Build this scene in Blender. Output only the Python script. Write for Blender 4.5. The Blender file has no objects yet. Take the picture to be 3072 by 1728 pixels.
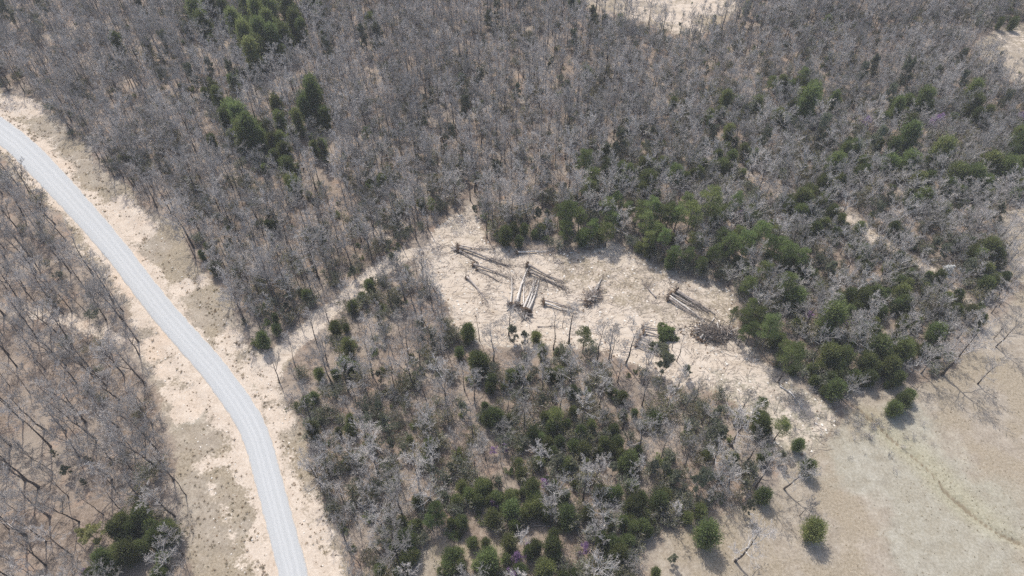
import bpy, math, random
import numpy as np
from mathutils import Vector, Matrix, Quaternion

# ------------------------------------------------------------------ camera, sky, sun, exposure
SC = bpy.context.scene
COL = SC.collection
CAM_H, PITCH = 120.0, math.radians(49.0)
cam_d = bpy.data.cameras.new("camera"); cam_d.lens = 24.0; cam_d.sensor_width = 36.0
cam_d.clip_start = 1.0; cam_d.clip_end = 8000.0
cam = bpy.data.objects.new("camera", cam_d); COL.objects.link(cam)
cam.location = (0, 0, CAM_H); cam.rotation_euler = (math.radians(90) - PITCH, 0, 0)
SC.camera = cam

SUN_AZ, SUN_EL = math.radians(-24.0), math.radians(55.0)      # azimuth from +Y, clockwise positive
W_ = bpy.data.worlds.new("World"); SC.world = W_; W_.use_nodes = True
wn = W_.node_tree.nodes; wl = W_.node_tree.links
sky = wn.new("ShaderNodeTexSky"); sky.sky_type = 'NISHITA'; sky.sun_disc = False
sky.sun_elevation = SUN_EL; sky.sun_rotation = SUN_AZ; sky.air_density = 1.0; sky.dust_density = 3.0
wn["Background"].inputs[1].default_value = 0.15
wl.new(sky.outputs[0], wn["Background"].inputs[0])
sd = bpy.data.lights.new("sun", 'SUN'); sd.energy = 3.0; sd.angle = math.radians(0.55); sd.color = (1.0, 0.955, 0.89)
sun = bpy.data.objects.new("sun", sd); COL.objects.link(sun)
sdir = Vector((math.sin(SUN_AZ) * math.cos(SUN_EL), math.cos(SUN_AZ) * math.cos(SUN_EL), math.sin(SUN_EL)))
sun.rotation_euler = sdir.to_track_quat('Z', 'Y').to_euler()
SC.view_settings.view_transform = 'Standard'; SC.view_settings.look = 'None'
SC.view_settings.exposure = 0.38; SC.view_settings.gamma = 1.0
SC.view_settings.use_curve_mapping = False
SC.cycles.use_denoising = False
SC.cycles.max_bounces = 4; SC.cycles.diffuse_bounces = 2; SC.cycles.glossy_bounces = 1
SC.cycles.transparent_max_bounces = 4

RNG = random.Random(7)
NPR = np.random.default_rng(11)

# ------------------------------------------------------------------ survey: photo measurements -> metres on the ground
F_PX = 24.0 / 36.0 * 3072.0
SP, CP = math.sin(PITCH), math.cos(PITCH)

def hash2(ix, iy, s):
    h = (ix.astype(np.int64) * 374761393 + iy.astype(np.int64) * 668265263 + s * 982451653) & 0x7fffffff
    h = ((h ^ (h >> 13)) * 1274126177) & 0x7fffffff
    h = h ^ (h >> 16)
    return (h & 0xffff) / 65535.0

def vnoise(x, y, s=0):
    x = np.asarray(x, float); y = np.asarray(y, float)
    ix = np.floor(x); iy = np.floor(y); fx = x - ix; fy = y - iy
    fx = fx * fx * (3 - 2 * fx); fy = fy * fy * (3 - 2 * fy)
    a = hash2(ix, iy, s); b = hash2(ix + 1, iy, s); c = hash2(ix, iy + 1, s); d = hash2(ix + 1, iy + 1, s)
    return (a * (1 - fx) + b * fx) * (1 - fy) + (c * (1 - fx) + d * fx) * fy

def fbm(x, y, s=0, o=4):
    v = 0; a = 0.5; t = 0
    for k in range(o):
        v = v + a * vnoise(x, y, s + k * 17); t += a; a *= 0.5; x = x * 2.03 + 3.1; y = y * 2.03 + 7.7
    return v / t

def hlow(x, y):
    """broad lie of the land"""
    return 0.9 * np.sin(x * 0.021 + 0.6) * np.cos(y * 0.017) + 0.5 * np.sin(x * 0.043 + y * 0.031)

def ray(px, py):
    xn = (px - 1536.0) / F_PX; yn = (864.0 - py) / F_PX
    return xn, CP + SP * yn, -SP + CP * yn

def G(px, py, z=0.0):
    """full-resolution pixel -> ground x, y (z = height above the ground there)"""
    dx, dy, dz = ray(px, py)
    h = 0.0
    for _ in range(5):
        t = (h + z - CAM_H) / dz
        h = float(hlow(dx * t, dy * t))
    return dx * t, dy * t

def proj(x, y, z):
    cy = SP * y + CP * (z - CAM_H); cz = CP * y - SP * (z - CAM_H)
    return 1536 + F_PX * x / cz, 864 - F_PX * cy / cz, cz

KO = 3072.0 / 2576.0
def O(x, y): return G(x * KO, y * KO)
def OL(l): return np.array([O(*p) for p in l])
ZR = 2576.0 / 1024.0
def Z(ox, oy, x, y): return ox + x / ZR, oy + y / ZR

# ------------------------------------------------------------------ small builders
def tag(o, label=None, cat=None, group=None, kind=None):
    if label: o["label"] = label
    if cat: o["category"] = cat
    if group: o["group"] = group
    if kind: o["kind"] = kind
    return o

def link(name, data, parent=None, loc=None):
    o = bpy.data.objects.new(name, data); COL.objects.link(o)
    if parent: o.parent = parent
    if loc is not None: o.location = loc
    return o

def empty(name, loc, rz=0.0, sc=1.0):
    o = bpy.data.objects.new(name, None); COL.objects.link(o)
    o.empty_display_size = 0.3
    o.location = loc; o.rotation_euler = (0, 0, rz)
    o.scale = (sc, sc, sc) if isinstance(sc, (int, float)) else sc
    return o

class MB:
    def __init__(s): s.v = []; s.f = []; s.m = []
    def tube(s, pts, rad, n=5, mat=0, cap=False):
        b0 = len(s.v); k = len(pts)
        for i in range(k):
            a = pts[max(i - 1, 0)]; b = pts[min(i + 1, k - 1)]
            d = (b - a).normalized()
            u = d.orthogonal().normalized(); w = d.cross(u)
            for j in range(n):
                t = 2 * math.pi * j / n
                s.v.append(pts[i] + (u * math.cos(t) + w * math.sin(t)) * rad[i])
        for i in range(k - 1):
            for j in range(n):
                j2 = (j + 1) % n; p = b0 + i * n
                s.f.append((p + j, p + j2, p + n + j2, p + n + j)); s.m.append(mat)
        if cap:
            s.f.append(tuple(b0 + j for j in range(n))[::-1]); s.m.append(mat)
            s.f.append(tuple(b0 + (k - 1) * n + j for j in range(n))); s.m.append(mat)
    def cone(s, a, b, r, mat=0):
        d = b - a; u = d.orthogonal().normalized(); w = d.normalized().cross(u)
        i = len(s.v)
        for j in range(3):
            t = 2.0944 * j
            s.v.append(a + (u * math.cos(t) + w * math.sin(t)) * r)
        s.v.append(b)
        for j in range(3): s.f.append((i + j, i + (j + 1) % 3, i + 3)); s.m.append(mat)
    def tri(s, p, d, L, wd, side, mat=0):
        i = len(s.v)
        s.v += [p - side * wd * 0.5, p + side * wd * 0.5, p + d * L]
        s.f.append((i, i + 1, i + 2)); s.m.append(mat)
    def quad(s, a, b, c, d, mat=0):
        i = len(s.v); s.v += [a, b, c, d]; s.f.append((i, i + 1, i + 2, i + 3)); s.m.append(mat)
    def add(s, o, off=0):
        b = len(s.v); s.v += o.v
        s.f += [tuple(i + b for i in f) for f in o.f]; s.m += [m + off for m in o.m]
    def mesh(s, name, mats, smooth=False):
        me = bpy.data.meshes.new(name)
        me.from_pydata([tuple(p) for p in s.v], [], s.f)
        for m in mats: me.materials.append(m)
        me.polygons.foreach_set("material_index", s.m)
        if smooth: me.polygons.foreach_set("use_smooth", [True] * len(s.f))
        me.update(); return me

# ------------------------------------------------------------------ materials
def newmat(name, rough=0.9, spec=0.15):
    m = bpy.data.materials.new(name); m.use_nodes = True
    nt = m.node_tree; b = nt.nodes["Principled BSDF"]
    b.inputs["Roughness"].default_value = rough; b.inputs["Specular IOR Level"].default_value = spec
    return m, nt, nt.nodes, nt.links, b

def N(nt, typ, **kw):
    n = nt.nodes.new(typ)
    for k, v in kw.items():
        if k.startswith("i_"): n.inputs[k[2:].replace("_", " ")].default_value = v
        else: setattr(n, k, v)
    return n

def noise(nt, vec, scale, detail=4.0, rough=0.55, dist=0.0):
    n = N(nt, "ShaderNodeTexNoise"); n.inputs["Scale"].default_value = scale
    n.inputs["Detail"].default_value = detail; n.inputs["Roughness"].default_value = rough
    n.inputs["Distortion"].default_value = dist
    if vec is not None: nt.links.new(vec, n.inputs["Vector"])
    return n.outputs[0]

def ramp(nt, fac, stops):
    r = N(nt, "ShaderNodeValToRGB"); e = r.color_ramp.elements
    while len(e) < len(stops): e.new(0.5)
    for i, (p, c) in enumerate(stops): e[i].position = p; e[i].color = (*c, 1)
    nt.links.new(fac, r.inputs[0]); return r.outputs[0]

def mathn(nt, op, a, b=None, c=None, clamp=False):
    n = N(nt, "ShaderNodeMath", operation=op); n.use_clamp = clamp
    for i, x in enumerate((a, b, c)):
        if x is None: continue
        if isinstance(x, (int, float)): n.inputs[i].default_value = x
        else: nt.links.new(x, n.inputs[i])
    return n.outputs[0]

def smooth(nt, x, lo, hi):
    n = N(nt, "ShaderNodeMapRange", interpolation_type='SMOOTHSTEP')
    nt.links.new(x, n.inputs[0]); n.inputs[1].default_value = lo; n.inputs[2].default_value = hi
    return n.outputs[0]

def mix(nt, f, a, b, mode='MIX'):
    n = N(nt, "ShaderNodeMix", data_type='RGBA', blend_type=mode)
    for i, x in ((0, f), (6, a), (7, b)):
        if isinstance(x, (int, float)): n.inputs[i].default_value = x
        elif isinstance(x, tuple): n.inputs[i].default_value = (*x, 1)
        else: nt.links.new(x, n.inputs[i])
    return n.outputs[2]

def bump(nt, b, h, strength, dist):
    n = N(nt, "ShaderNodeBump"); n.inputs["Strength"].default_value = strength; n.inputs["Distance"].default_value = dist
    nt.links.new(h, n.inputs["Height"]); nt.links.new(n.outputs[0], b.inputs["Normal"])

def bark(name, c0, c1, vary=0.35, scale=3.0):
    m, nt, nn, L, b = newmat(name, 0.95, 0.05)
    tc = N(nt, "ShaderNodeTexCoord"); oi = N(nt, "ShaderNodeObjectInfo")
    n = noise(nt, tc.outputs["Object"], scale, 3)
    c = ramp(nt, n, [(0.3, c0), (0.7, c1)])
    v = N(nt, "ShaderNodeMapRange"); L.new(oi.outputs["Random"], v.inputs[0])
    v.inputs[3].default_value = 1 - vary; v.inputs[4].default_value = 1 + vary
    h = N(nt, "ShaderNodeHueSaturation"); L.new(c, h.inputs["Color"]); L.new(v.outputs[0], h.inputs["Value"])
    L.new(h.outputs[0], b.inputs["Base Color"]); return m

def leafmat(name, c0, c1, vary=0.3, trans=0.25, scale=0.9):
    m, nt, nn, L, b = newmat(name, 0.75, 0.2)
    tc = N(nt, "ShaderNodeTexCoord"); oi = N(nt, "ShaderNodeObjectInfo")
    n = noise(nt, tc.outputs["Object"], scale, 4, 0.7)
    c = ramp(nt, n, [(0.3, c0), (0.7, c1)])
    h = N(nt, "ShaderNodeHueSaturation")
    v = N(nt, "ShaderNodeMapRange"); L.new(oi.outputs["Random"], v.inputs[0])
    v.inputs[3].default_value = 1 - vary; v.inputs[4].default_value = 1 + vary
    hv = N(nt, "ShaderNodeMapRange"); L.new(mathn(nt, 'FRACT', mathn(nt, 'MULTIPLY', oi.outputs["Random"], 7.31)), hv.inputs[0])
    hv.inputs[3].default_value = 0.475; hv.inputs[4].default_value = 0.515
    L.new(c, h.inputs["Color"]); L.new(v.outputs[0], h.inputs["Value"]); L.new(hv.outputs[0], h.inputs["Hue"])
    L.new(h.outputs[0], b.inputs["Base Color"])
    t = N(nt, "ShaderNodeBsdfTranslucent"); L.new(h.outputs[0], t.inputs[0])
    ms = N(nt, "ShaderNodeMixShader"); ms.inputs[0].default_value = trans
    L.new(b.outputs[0], ms.inputs[1]); L.new(t.outputs[0], ms.inputs[2])
    L.new(ms.outputs[0], nn["Material Output"].inputs[0]); return m

M_TRUNK = bark("trunk_bark", (0.08, 0.068, 0.061), (0.18, 0.155, 0.14))
M_LIMB = bark("limb_bark", (0.21, 0.19, 0.178), (0.35, 0.32, 0.30))
M_TWIG = bark("twig_bark", (0.355, 0.330, 0.305), (0.49, 0.458, 0.425), 0.34)
M_PALE = bark("pale_bark", (0.36, 0.35, 0.335), (0.58, 0.56, 0.53), 0.2)
M_BLEACH = bark("bleached_wood", (0.42, 0.40, 0.38), (0.68, 0.66, 0.62), 0.15)
M_LOG = bark("log_bark", (0.19, 0.16, 0.145), (0.42, 0.38, 0.34), 0.3, 1.2)
M_LOGPALE = bark("pale_log_bark", (0.42, 0.385, 0.35), (0.68, 0.64, 0.58), 0.1, 1.2)
M_SOIL = bark("root_soil", (0.10, 0.068, 0.045), (0.30, 0.215, 0.145), 0.25, 2.0)
M_STICK = bark("dead_stick", (0.15, 0.125, 0.105), (0.34, 0.29, 0.25), 0.4)
M_CEDAR = leafmat("cedar_foliage", (0.098, 0.128, 0.044), (0.250, 0.292, 0.115), 0.38, 0.5, 1.9)
M_PINE = leafmat("pine_needles", (0.100, 0.138, 0.046), (0.250, 0.300, 0.112), 0.35, 0.5, 1.9)
M_GREYGREEN = leafmat("grey_green_foliage", (0.12, 0.135, 0.085), (0.22, 0.235, 0.155), 0.25, 0.3)
M_OLIVE = leafmat("olive_bud_leaves", (0.15, 0.145, 0.075), (0.24, 0.23, 0.125), 0.25, 0.3)
M_LIME = leafmat("spring_leaves", (0.30, 0.32, 0.11), (0.45, 0.46, 0.20), 0.1, 0.35)
M_REDBUD = leafmat("redbud_blossom", (0.27, 0.15, 0.31), (0.42, 0.27, 0.47), 0.2, 0.3)
M_WHITE = leafmat("white_blossom", (0.62, 0.62, 0.60), (0.8, 0.8, 0.77), 0.05, 0.3)
M_TUFT = leafmat("dry_grass", (0.24, 0.19, 0.115), (0.46, 0.385, 0.255), 0.35, 0.35)
M_STONE = bark("limestone", (0.5, 0.46, 0.40), (0.75, 0.71, 0.64), 0.2, 4.0)

def ground_material():
    m, nt, nn, L, b = newmat("ground_surface", 0.97, 0.05)
    geo = N(nt, "ShaderNodeNewGeometry"); P = geo.outputs["Position"]
    at = N(nt, "ShaderNodeAttribute", attribute_name="zone"); sp = N(nt, "ShaderNodeSeparateColor")
    L.new(at.outputs["Color"], sp.inputs[0]); sand, grass, pale = sp.outputs[0], sp.outputs[1], sp.outputs[2]
    at2 = N(nt, "ShaderNodeAttribute", attribute_name="tint"); sp2 = N(nt, "ShaderNodeSeparateColor")
    L.new(at2.outputs["Color"], sp2.inputs[0]); green, clear, red = sp2.outputs[0], sp2.outputs[1], sp2.outputs[2]
    mp = N(nt, "ShaderNodeMapping"); L.new(P, mp.inputs[0]); mp.inputs["Scale"].default_value = (1, 1, 0.1)
    Q = mp.outputs[0]
    n_big = noise(nt, Q, 0.07, 4); n_mid = noise(nt, Q, 0.42, 5, 0.6); n_fine = noise(nt, Q, 2.1, 4, 0.65); n_vf = noise(nt, Q, 6.0, 2, 0.7)
    # leaf litter
    f = mathn(nt, 'ADD', mathn(nt, 'MULTIPLY', n_mid, 0.5), mathn(nt, 'MULTIPLY', n_fine, 0.5))
    litter = ramp(nt, f, [(0.34, (0.132, 0.102, 0.078)), (0.5, (0.236, 0.187, 0.147)), (0.66, (0.35, 0.290, 0.238))])
    litter = mix(nt, smooth(nt, n_big, 0.42, 0.64), litter, mix(nt, 0.65, litter, (0.33, 0.285, 0.235)))
    rust = smooth(nt, noise(nt, Q, 0.23, 3, 0.5), 0.56, 0.70)
    litter = mix(nt, mathn(nt, 'MULTIPLY', rust, 0.4), litter, (0.38, 0.26, 0.185))
    # dry grass
    g0 = ramp(nt, mathn(nt, 'ADD', mathn(nt, 'MULTIPLY', n_fine, 0.55), mathn(nt, 'MULTIPLY', n_vf, 0.45)),
              [(0.33, (0.175, 0.148, 0.104)), (0.5, (0.292, 0.245, 0.180)), (0.68, (0.405, 0.358, 0.282))])
    pk = ramp(nt, f, [(0.34, (0.215, 0.180, 0.138)), (0.5, (0.315, 0.272, 0.216)), (0.66, (0.42, 0.372, 0.304))])
    g0 = mix(nt, smooth(nt, n_big, 0.44, 0.56), g0, pk)
    # pale, rain-washed grass and green new growth
    pg = ramp(nt, f, [(0.34, (0.215, 0.208, 0.162)), (0.5, (0.315, 0.305, 0.248)), (0.68, (0.42, 0.41, 0.35))])
    gm = mathn(nt, 'ADD', pale, mathn(nt, 'MULTIPLY', mathn(nt, 'SUBTRACT', n_mid, 0.5), 0.9))
    g1 = mix(nt, mathn(nt, 'MULTIPLY', smooth(nt, gm, 0.15, 1.25), 0.7), g0, pg)
    gr = ramp(nt, n_fine, [(0.35, (0.235, 0.225, 0.115)), (0.65, (0.43, 0.40, 0.245))])
    gg = mathn(nt, 'ADD', green, mathn(nt, 'MULTIPLY', mathn(nt, 'SUBTRACT', n_mid, 0.5), 0.8))
    g2 = mix(nt, mathn(nt, 'MULTIPLY', smooth(nt, gg, 0.25, 0.95), 0.3), g1, gr)
    # bare sandy subsoil
    st = N(nt, "ShaderNodeMapping"); L.new(P, st.inputs[0]); st.inputs["Rotation"].default_value = (0, 0, 0.35); st.inputs["Scale"].default_value = (0.22, 1.5, 0.1)
    n_str = noise(nt, st.outputs[0], 0.9, 5, 0.65, 1.6)
    sf = mathn(nt, 'ADD', mathn(nt, 'MULTIPLY', n_mid, 0.45), mathn(nt, 'MULTIPLY', n_fine, 0.55))
    s0 = ramp(nt, sf, [(0.30, (0.36, 0.29, 0.222)), (0.48, (0.50, 0.425, 0.345)), (0.66, (0.60, 0.525, 0.44))])
    s0 = mix(nt, mathn(nt, 'MULTIPLY', smooth(nt, n_big, 0.50, 0.7), 0.4), s0, (0.52, 0.385, 0.27))
    s1 = ramp(nt, mathn(nt, 'ADD', mathn(nt, 'MULTIPLY', n_str, 0.75), mathn(nt, 'MULTIPLY', n_fine, 0.25)),
              [(0.30, (0.33, 0.272, 0.21)), (0.44, (0.455, 0.388, 0.312)), (0.66, (0.56, 0.488, 0.402))])
    s1 = mix(nt, mathn(nt, 'MULTIPLY', smooth(nt, noise(nt, Q, 0.16, 4, 0.6), 0.45, 0.62), 0.4), s1, (0.57, 0.505, 0.43))
    tm = N(nt, "ShaderNodeMapping"); L.new(P, tm.inputs[0]); tm.inputs["Rotation"].default_value = (0, 0, -0.25); tm.inputs["Scale"].default_value = (0.05, 0.62, 0.1)
    trk = noise(nt, tm.outputs[0], 1.0, 4, 0.6, 1.1)
    s1 = mix(nt, mathn(nt, 'MULTIPLY', smooth(nt, trk, 0.54, 0.68), 0.6), s1, (0.33, 0.272, 0.205))
    s1 = mix(nt, mathn(nt, 'MULTIPLY', smooth(nt, noise(nt, Q, 0.11, 5, 0.65), 0.55, 0.7), 0.45), s1, (0.36, 0.31, 0.225))
    s = mix(nt, clear, s0, s1)
    edge = mathn(nt, 'ADD', mathn(nt, 'MULTIPLY', mathn(nt, 'SUBTRACT', n_mid, 0.5), 1.5), mathn(nt, 'MULTIPLY', mathn(nt, 'SUBTRACT', n_fine, 0.5), 1.2))
    wg = smooth(nt, mathn(nt, 'ADD', grass, mathn(nt, 'MULTIPLY', edge, 0.6)), 0.3, 0.7)
    c = mix(nt, wg, litter, g2)
    ws = smooth(nt, mathn(nt, 'ADD', sand, mathn(nt, 'MULTIPLY', edge, 0.75)), 0.33, 0.67)
    c = mix(nt, ws, c, s)
    c = mix(nt, mathn(nt, 'MULTIPLY', smooth(nt, mathn(nt, 'ADD', red, mathn(nt, 'MULTIPLY', edge, 0.25)), 0.35, 0.8), 0.75), c, (0.17, 0.135, 0.09))
    L.new(c, b.inputs["Base Color"])
    bh = mathn(nt, 'ADD', mathn(nt, 'MULTIPLY', n_mid, 0.5), mathn(nt, 'MULTIPLY', n_fine, 0.5))
    bump(nt, b, mathn(nt, 'MULTIPLY', bh, mathn(nt, 'SUBTRACT', 1.0, mathn(nt, 'MULTIPLY', clear, 0.6))), 0.45, 0.25)
    return m
M_GROUND = ground_material()

def road_material():
    m, nt, nn, L, b = newmat("road_gravel", 0.95, 0.1)
    uv = N(nt, "ShaderNodeUVMap"); sp = N(nt, "ShaderNodeSeparateXYZ"); L.new(uv.outputs[0], sp.inputs[0])
    geo = N(nt, "ShaderNodeNewGeometry"); P = geo.outputs["Position"]
    n1 = noise(nt, P, 3.5, 4, 0.7); n2 = noise(nt, P, 0.25, 4)
    st = N(nt, "ShaderNodeMapping"); L.new(uv.outputs[0], st.inputs[0]); st.inputs["Scale"].default_value = (5.0, 0.04, 1)
    n3 = noise(nt, st.outputs[0], 1.3, 3, 0.55, 0.4)
    base = ramp(nt, n1, [(0.3, (0.375, 0.388, 0.39)), (0.7, (0.44, 0.455, 0.457))])
    base = mix(nt, mathn(nt, 'MULTIPLY', n2, 0.35), base, (0.47, 0.475, 0.465))
    def stripe(u0, wd):
        d = mathn(nt, 'ABSOLUTE', mathn(nt, 'SUBTRACT', mathn(nt, 'ADD', sp.outputs[0], mathn(nt, 'MULTIPLY', mathn(nt, 'SUBTRACT', n2, 0.5), 0.22)), u0))
        return mathn(nt, 'SUBTRACT', 1.0, smooth(nt, d, wd * 0.3, wd))
    w = mathn(nt, 'ADD', stripe(-0.42, 0.16), stripe(0.04, 0.17), clamp=True); w = mathn(nt, 'ADD', w, stripe(0.36, 0.15), clamp=True)
    w = mathn(nt, 'MULTIPLY', w, mathn(nt, 'ADD', 0.25, n3), clamp=True)
    c = mix(nt, mathn(nt, 'MULTIPLY', w, 0.55), base, (0.51, 0.522, 0.52))
    eg = smooth(nt, mathn(nt, 'ADD', mathn(nt, 'ABSOLUTE', sp.outputs[0]), mathn(nt, 'MULTIPLY', mathn(nt, 'SUBTRACT', n1, 0.5), 0.35)), 0.93, 1.05)
    c = mix(nt, mathn(nt, 'MULTIPLY', eg, 0.85), c, (0.58, 0.49, 0.39))
    L.new(c, b.inputs["Base Color"]); bump(nt, b, n1, 0.4, 0.05); return m
M_ROAD = road_material()

# ------------------------------------------------------------------ ground zones
X0, X1, Y0, Y1, STEP = -222.0, 222.0, 14.0, 300.0, 0.62
NX = int((X1 - X0) / STEP) + 1; NY = int((Y1 - Y0) / STEP) + 1
gx = np.linspace(X0, X1, NX); gy = np.linspace(Y0, Y1, NY)
GX, GY = np.meshgrid(gx, gy)

def inpoly(P, poly):
    x, y = P; c = np.zeros(x.shape, bool); n = len(poly)
    j = n - 1
    for i in range(n):
        xi, yi = poly[i]; xj, yj = poly[j]
        if yi != yj: c ^= ((yi > y) != (yj > y)) & (x < (xj - xi) * (y - yi) / (yj - yi) + xi)
        j = i
    return c

def blur(a, r):
    r = max(int(round(r / STEP)), 1)
    for _ in range(2):
        for ax in (0, 1):
            p = np.pad(a, [(r + 1, r) if k == ax else (0, 0) for k in (0, 1)], mode='edge')
            cs = np.cumsum(p, axis=ax); n = 2 * r + 1
            a = ((cs[n:] - cs[:-n]) if ax == 0 else (cs[:, n:] - cs[:, :-n])) / n
    return a

def zone(poly_o, soft):
    pw = OL(poly_o)
    wob = (fbm(GX * 0.12, GY * 0.12, 5) - 0.5) * 6.0; wob2 = (fbm(GX * 0.12, GY * 0.12, 29) - 0.5) * 6.0
    return blur(inpoly((GX + wob, GY + wob2), pw).astype(float), soft)

def resample(pts, step):
    """Catmull-Rom through pts, points about `step` apart"""
    P = [np.array(p, float) for p in pts]; P = [2 * P[0] - P[1]] + P + [2 * P[-1] - P[-2]]
    out = []
    for i in range(1, len(P) - 2):
        n = max(int(np.linalg.norm(P[i + 1][:2] - P[i][:2]) / step), 2)
        for k in range(n):
            t = k / n
            out.append(0.5 * ((2 * P[i]) + (-P[i - 1] + P[i + 1]) * t + (2 * P[i - 1] - 5 * P[i] + 4 * P[i + 1] - P[i + 2]) * t * t
                              + (-P[i - 1] + 3 * P[i] - 3 * P[i + 1] + P[i + 2]) * t ** 3))
    out.append(P[-2]); return np.array(out)

def dist_line(x, y, pts):
    d = np.full(x.shape, 1e9)
    for a, b in zip(pts[:-1], pts[1:]):
        v = b - a; L2 = max((v * v).sum(), 1e-9)
        t = np.clip(((x - a[0]) * v[0] + (y - a[1]) * v[1]) / L2, 0, 1)
        d = np.minimum(d, np.hypot(x - a[0] - t * v[0], y - a[1] - t * v[1]))
    return d

road_o = [(-220, 215), (-90, 268), (0, 327), (60, 376), (120, 437), (200, 524), (285, 622), (345, 700), (410, 783), (475, 858), (535, 927), (587, 997), (626, 1058), (653, 1125),
          (679, 1220), (704, 1315), (726, 1400), (738, 1449), (760, 1560), (790, 1720)]
road_w = [7.2, 7.2, 7.0, 6.9, 6.7, 6.0, 5.4, 5.2, 5.2, 5.2, 5.1, 5.1, 5.0, 4.9, 4.8, 4.75, 4.7, 4.7, 4.7, 4.7]
RC = resample([(*O(*p), w) for p, w in zip(road_o, road_w)], 1.0)
D_ROAD = dist_line(GX, GY, RC[::4, :2])

verge_o = [(-200, 150), (0, 222), (40, 243), (110, 250), (130, 290), (200, 352), (240, 382), (290, 440), (350, 492), (410, 547), (475, 620), (508, 672), (560, 742), (600, 802), (640, 868),
           (665, 890), (720, 880), (735, 905), (690, 940), (705, 1000), (735, 1075), (760, 1160), (795, 1205), (830, 1245), (850, 1290), (868, 1360), (880, 1449), (900, 1600),
           (495, 1600), (490, 1449), (478, 1380), (465, 1290), (440, 1200), (440, 1120), (425, 1060), (400, 1010), (372, 950), (350, 885), (325, 830), (300, 765), (262, 705), (205, 630), (150, 560), (105, 490), (55, 440), (0, 405), (-150, 340)]
clear_o = [(1070, 610), (1110, 570), (1180, 530), (1205, 560), (1200, 600), (1245, 620), (1300, 632), (1400, 640), (1480, 632), (1560, 618), (1600, 645), (1660, 672), (1740, 692), (1820, 705), (1872, 745), (1850, 785), (1852, 835),
           (1900, 880), (1950, 930), (2005, 972), (2080, 1010), (2112, 1050), (2092, 1095), (2035, 1150), (1995, 1170), (1965, 1110), (1915, 1060), (1860, 1025), (1800, 1000), (1740, 975), (1680, 955), (1610, 925), (1560, 905), (1450, 880), (1380, 865), (1300, 880),
           (1235, 872), (1180, 845), (1130, 800), (1095, 745), (1062, 690), (1045, 655), (1050, 635)]
field_o = [(2800, 640), (2576, 730), (2500, 830), (2440, 885), (2360, 950), (2290, 985), (2200, 1000), (2150, 1005), (2105, 1060), (2035, 1150), (1995, 1175), (1930, 1225), (1860, 1262), (1790, 1300), (1720, 1330), (1660, 1370), (1640, 1449), (1620, 1600), (2900, 1700)]
glade_o = [(1060, 1380), (1100, 1350), (1160, 1362), (1240, 1345), (1300, 1352), (1310, 1380), (1235, 1405), (1180, 1395), (1110, 1400), (1095, 1449), (1090, 1560), (1040, 1560), (1050, 1449)]
glade2_o = [(1700, 1315), (1850, 1250), (1960, 1190), (1990, 1200), (1900, 1300), (1740, 1400), (1640, 1440), (1600, 1400)]
top_o = [(1440, -60), (1890, -60), (1862, 15), (1835, 55), (1790, 80), (1700, 88), (1620, 62), (1560, 40), (1500, 30), (1450, 5)]
tr_o = [(2440, 110), (2500, 75), (2700, 40), (2700, 230), (2576, 215), (2500, 180)]
er_o = [(2520, 545), (2560, 525), (2700, 500), (2700, 700), (2580, 720), (2545, 690), (2545, 640)]
Zv = zone(verge_o, 1.0); Zc = zone(clear_o, 1.2); Zf = zone(field_o, 1.6); Zg = np.maximum(zone(glade_o, 1.2), 0.8 * zone(glade2_o, 2.0)); Zt = zone(top_o, 2.2)
Zr = np.maximum(zone(tr_o, 2.0), zone(er_o, 1.5))
track_o = [(655, 915), (700, 893), (760, 848), (820, 790), (880, 741), (940, 691), (990, 658), (1050, 637)]
TRK = resample([O(*p) for p in track_o], 2.0)
D_TRK = dist_line(GX, GY, TRK)
wobt = (fbm(GX * 0.25, GY * 0.25, 41) - 0.5) * 2.2
Zk = blur((D_TRK + wobt < 2.3).astype(float), 0.8)
def trail(l, w, seed):
    d = dist_line(GX, GY, resample([O(*p) for p in l], 3.0)); wo = (fbm(GX * 0.2, GY * 0.2, seed) - 0.5) * 4
    return blur((d + wo < w).astype(float), 1.0)
T1 = trail([(-60, 768), (0, 772), (60, 782), (120, 792), (200, 815), (260, 840), (330, 862), (370, 880)], 1.5, 3)
T2 = np.maximum.reduce([trail([(2105, 525), (2150, 555), (2200, 605), (2260, 640), (2320, 672), (2400, 728), (2440, 760)], 2.3, 13),
                        0.6 * trail([(1845, 395), (1880, 440), (1930, 475), (2000, 500), (2060, 522)], 2.2, 23),
                        0.38 * trail([(1430, 70), (1500, 120), (1560, 165), (1600, 215), (1660, 290), (1760, 370)], 2.2, 33),
                        0.9 * trail([(1150, 575), (1170, 545), (1195, 505)], 2.2, 43)])
T3 = trail([(2095, 1075), (2060, 1110), (2020, 1150), (1960, 1195), (1900, 1225), (1840, 1262)], 1.5, 53)
SPUR = np.maximum(zone([(900, 590), (960, 565), (990, 590), (975, 620), (920, 612)], 1.5), zone([(1115, 590), (1160, 540), (1200, 545), (1205, 600)], 1.5))

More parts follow.
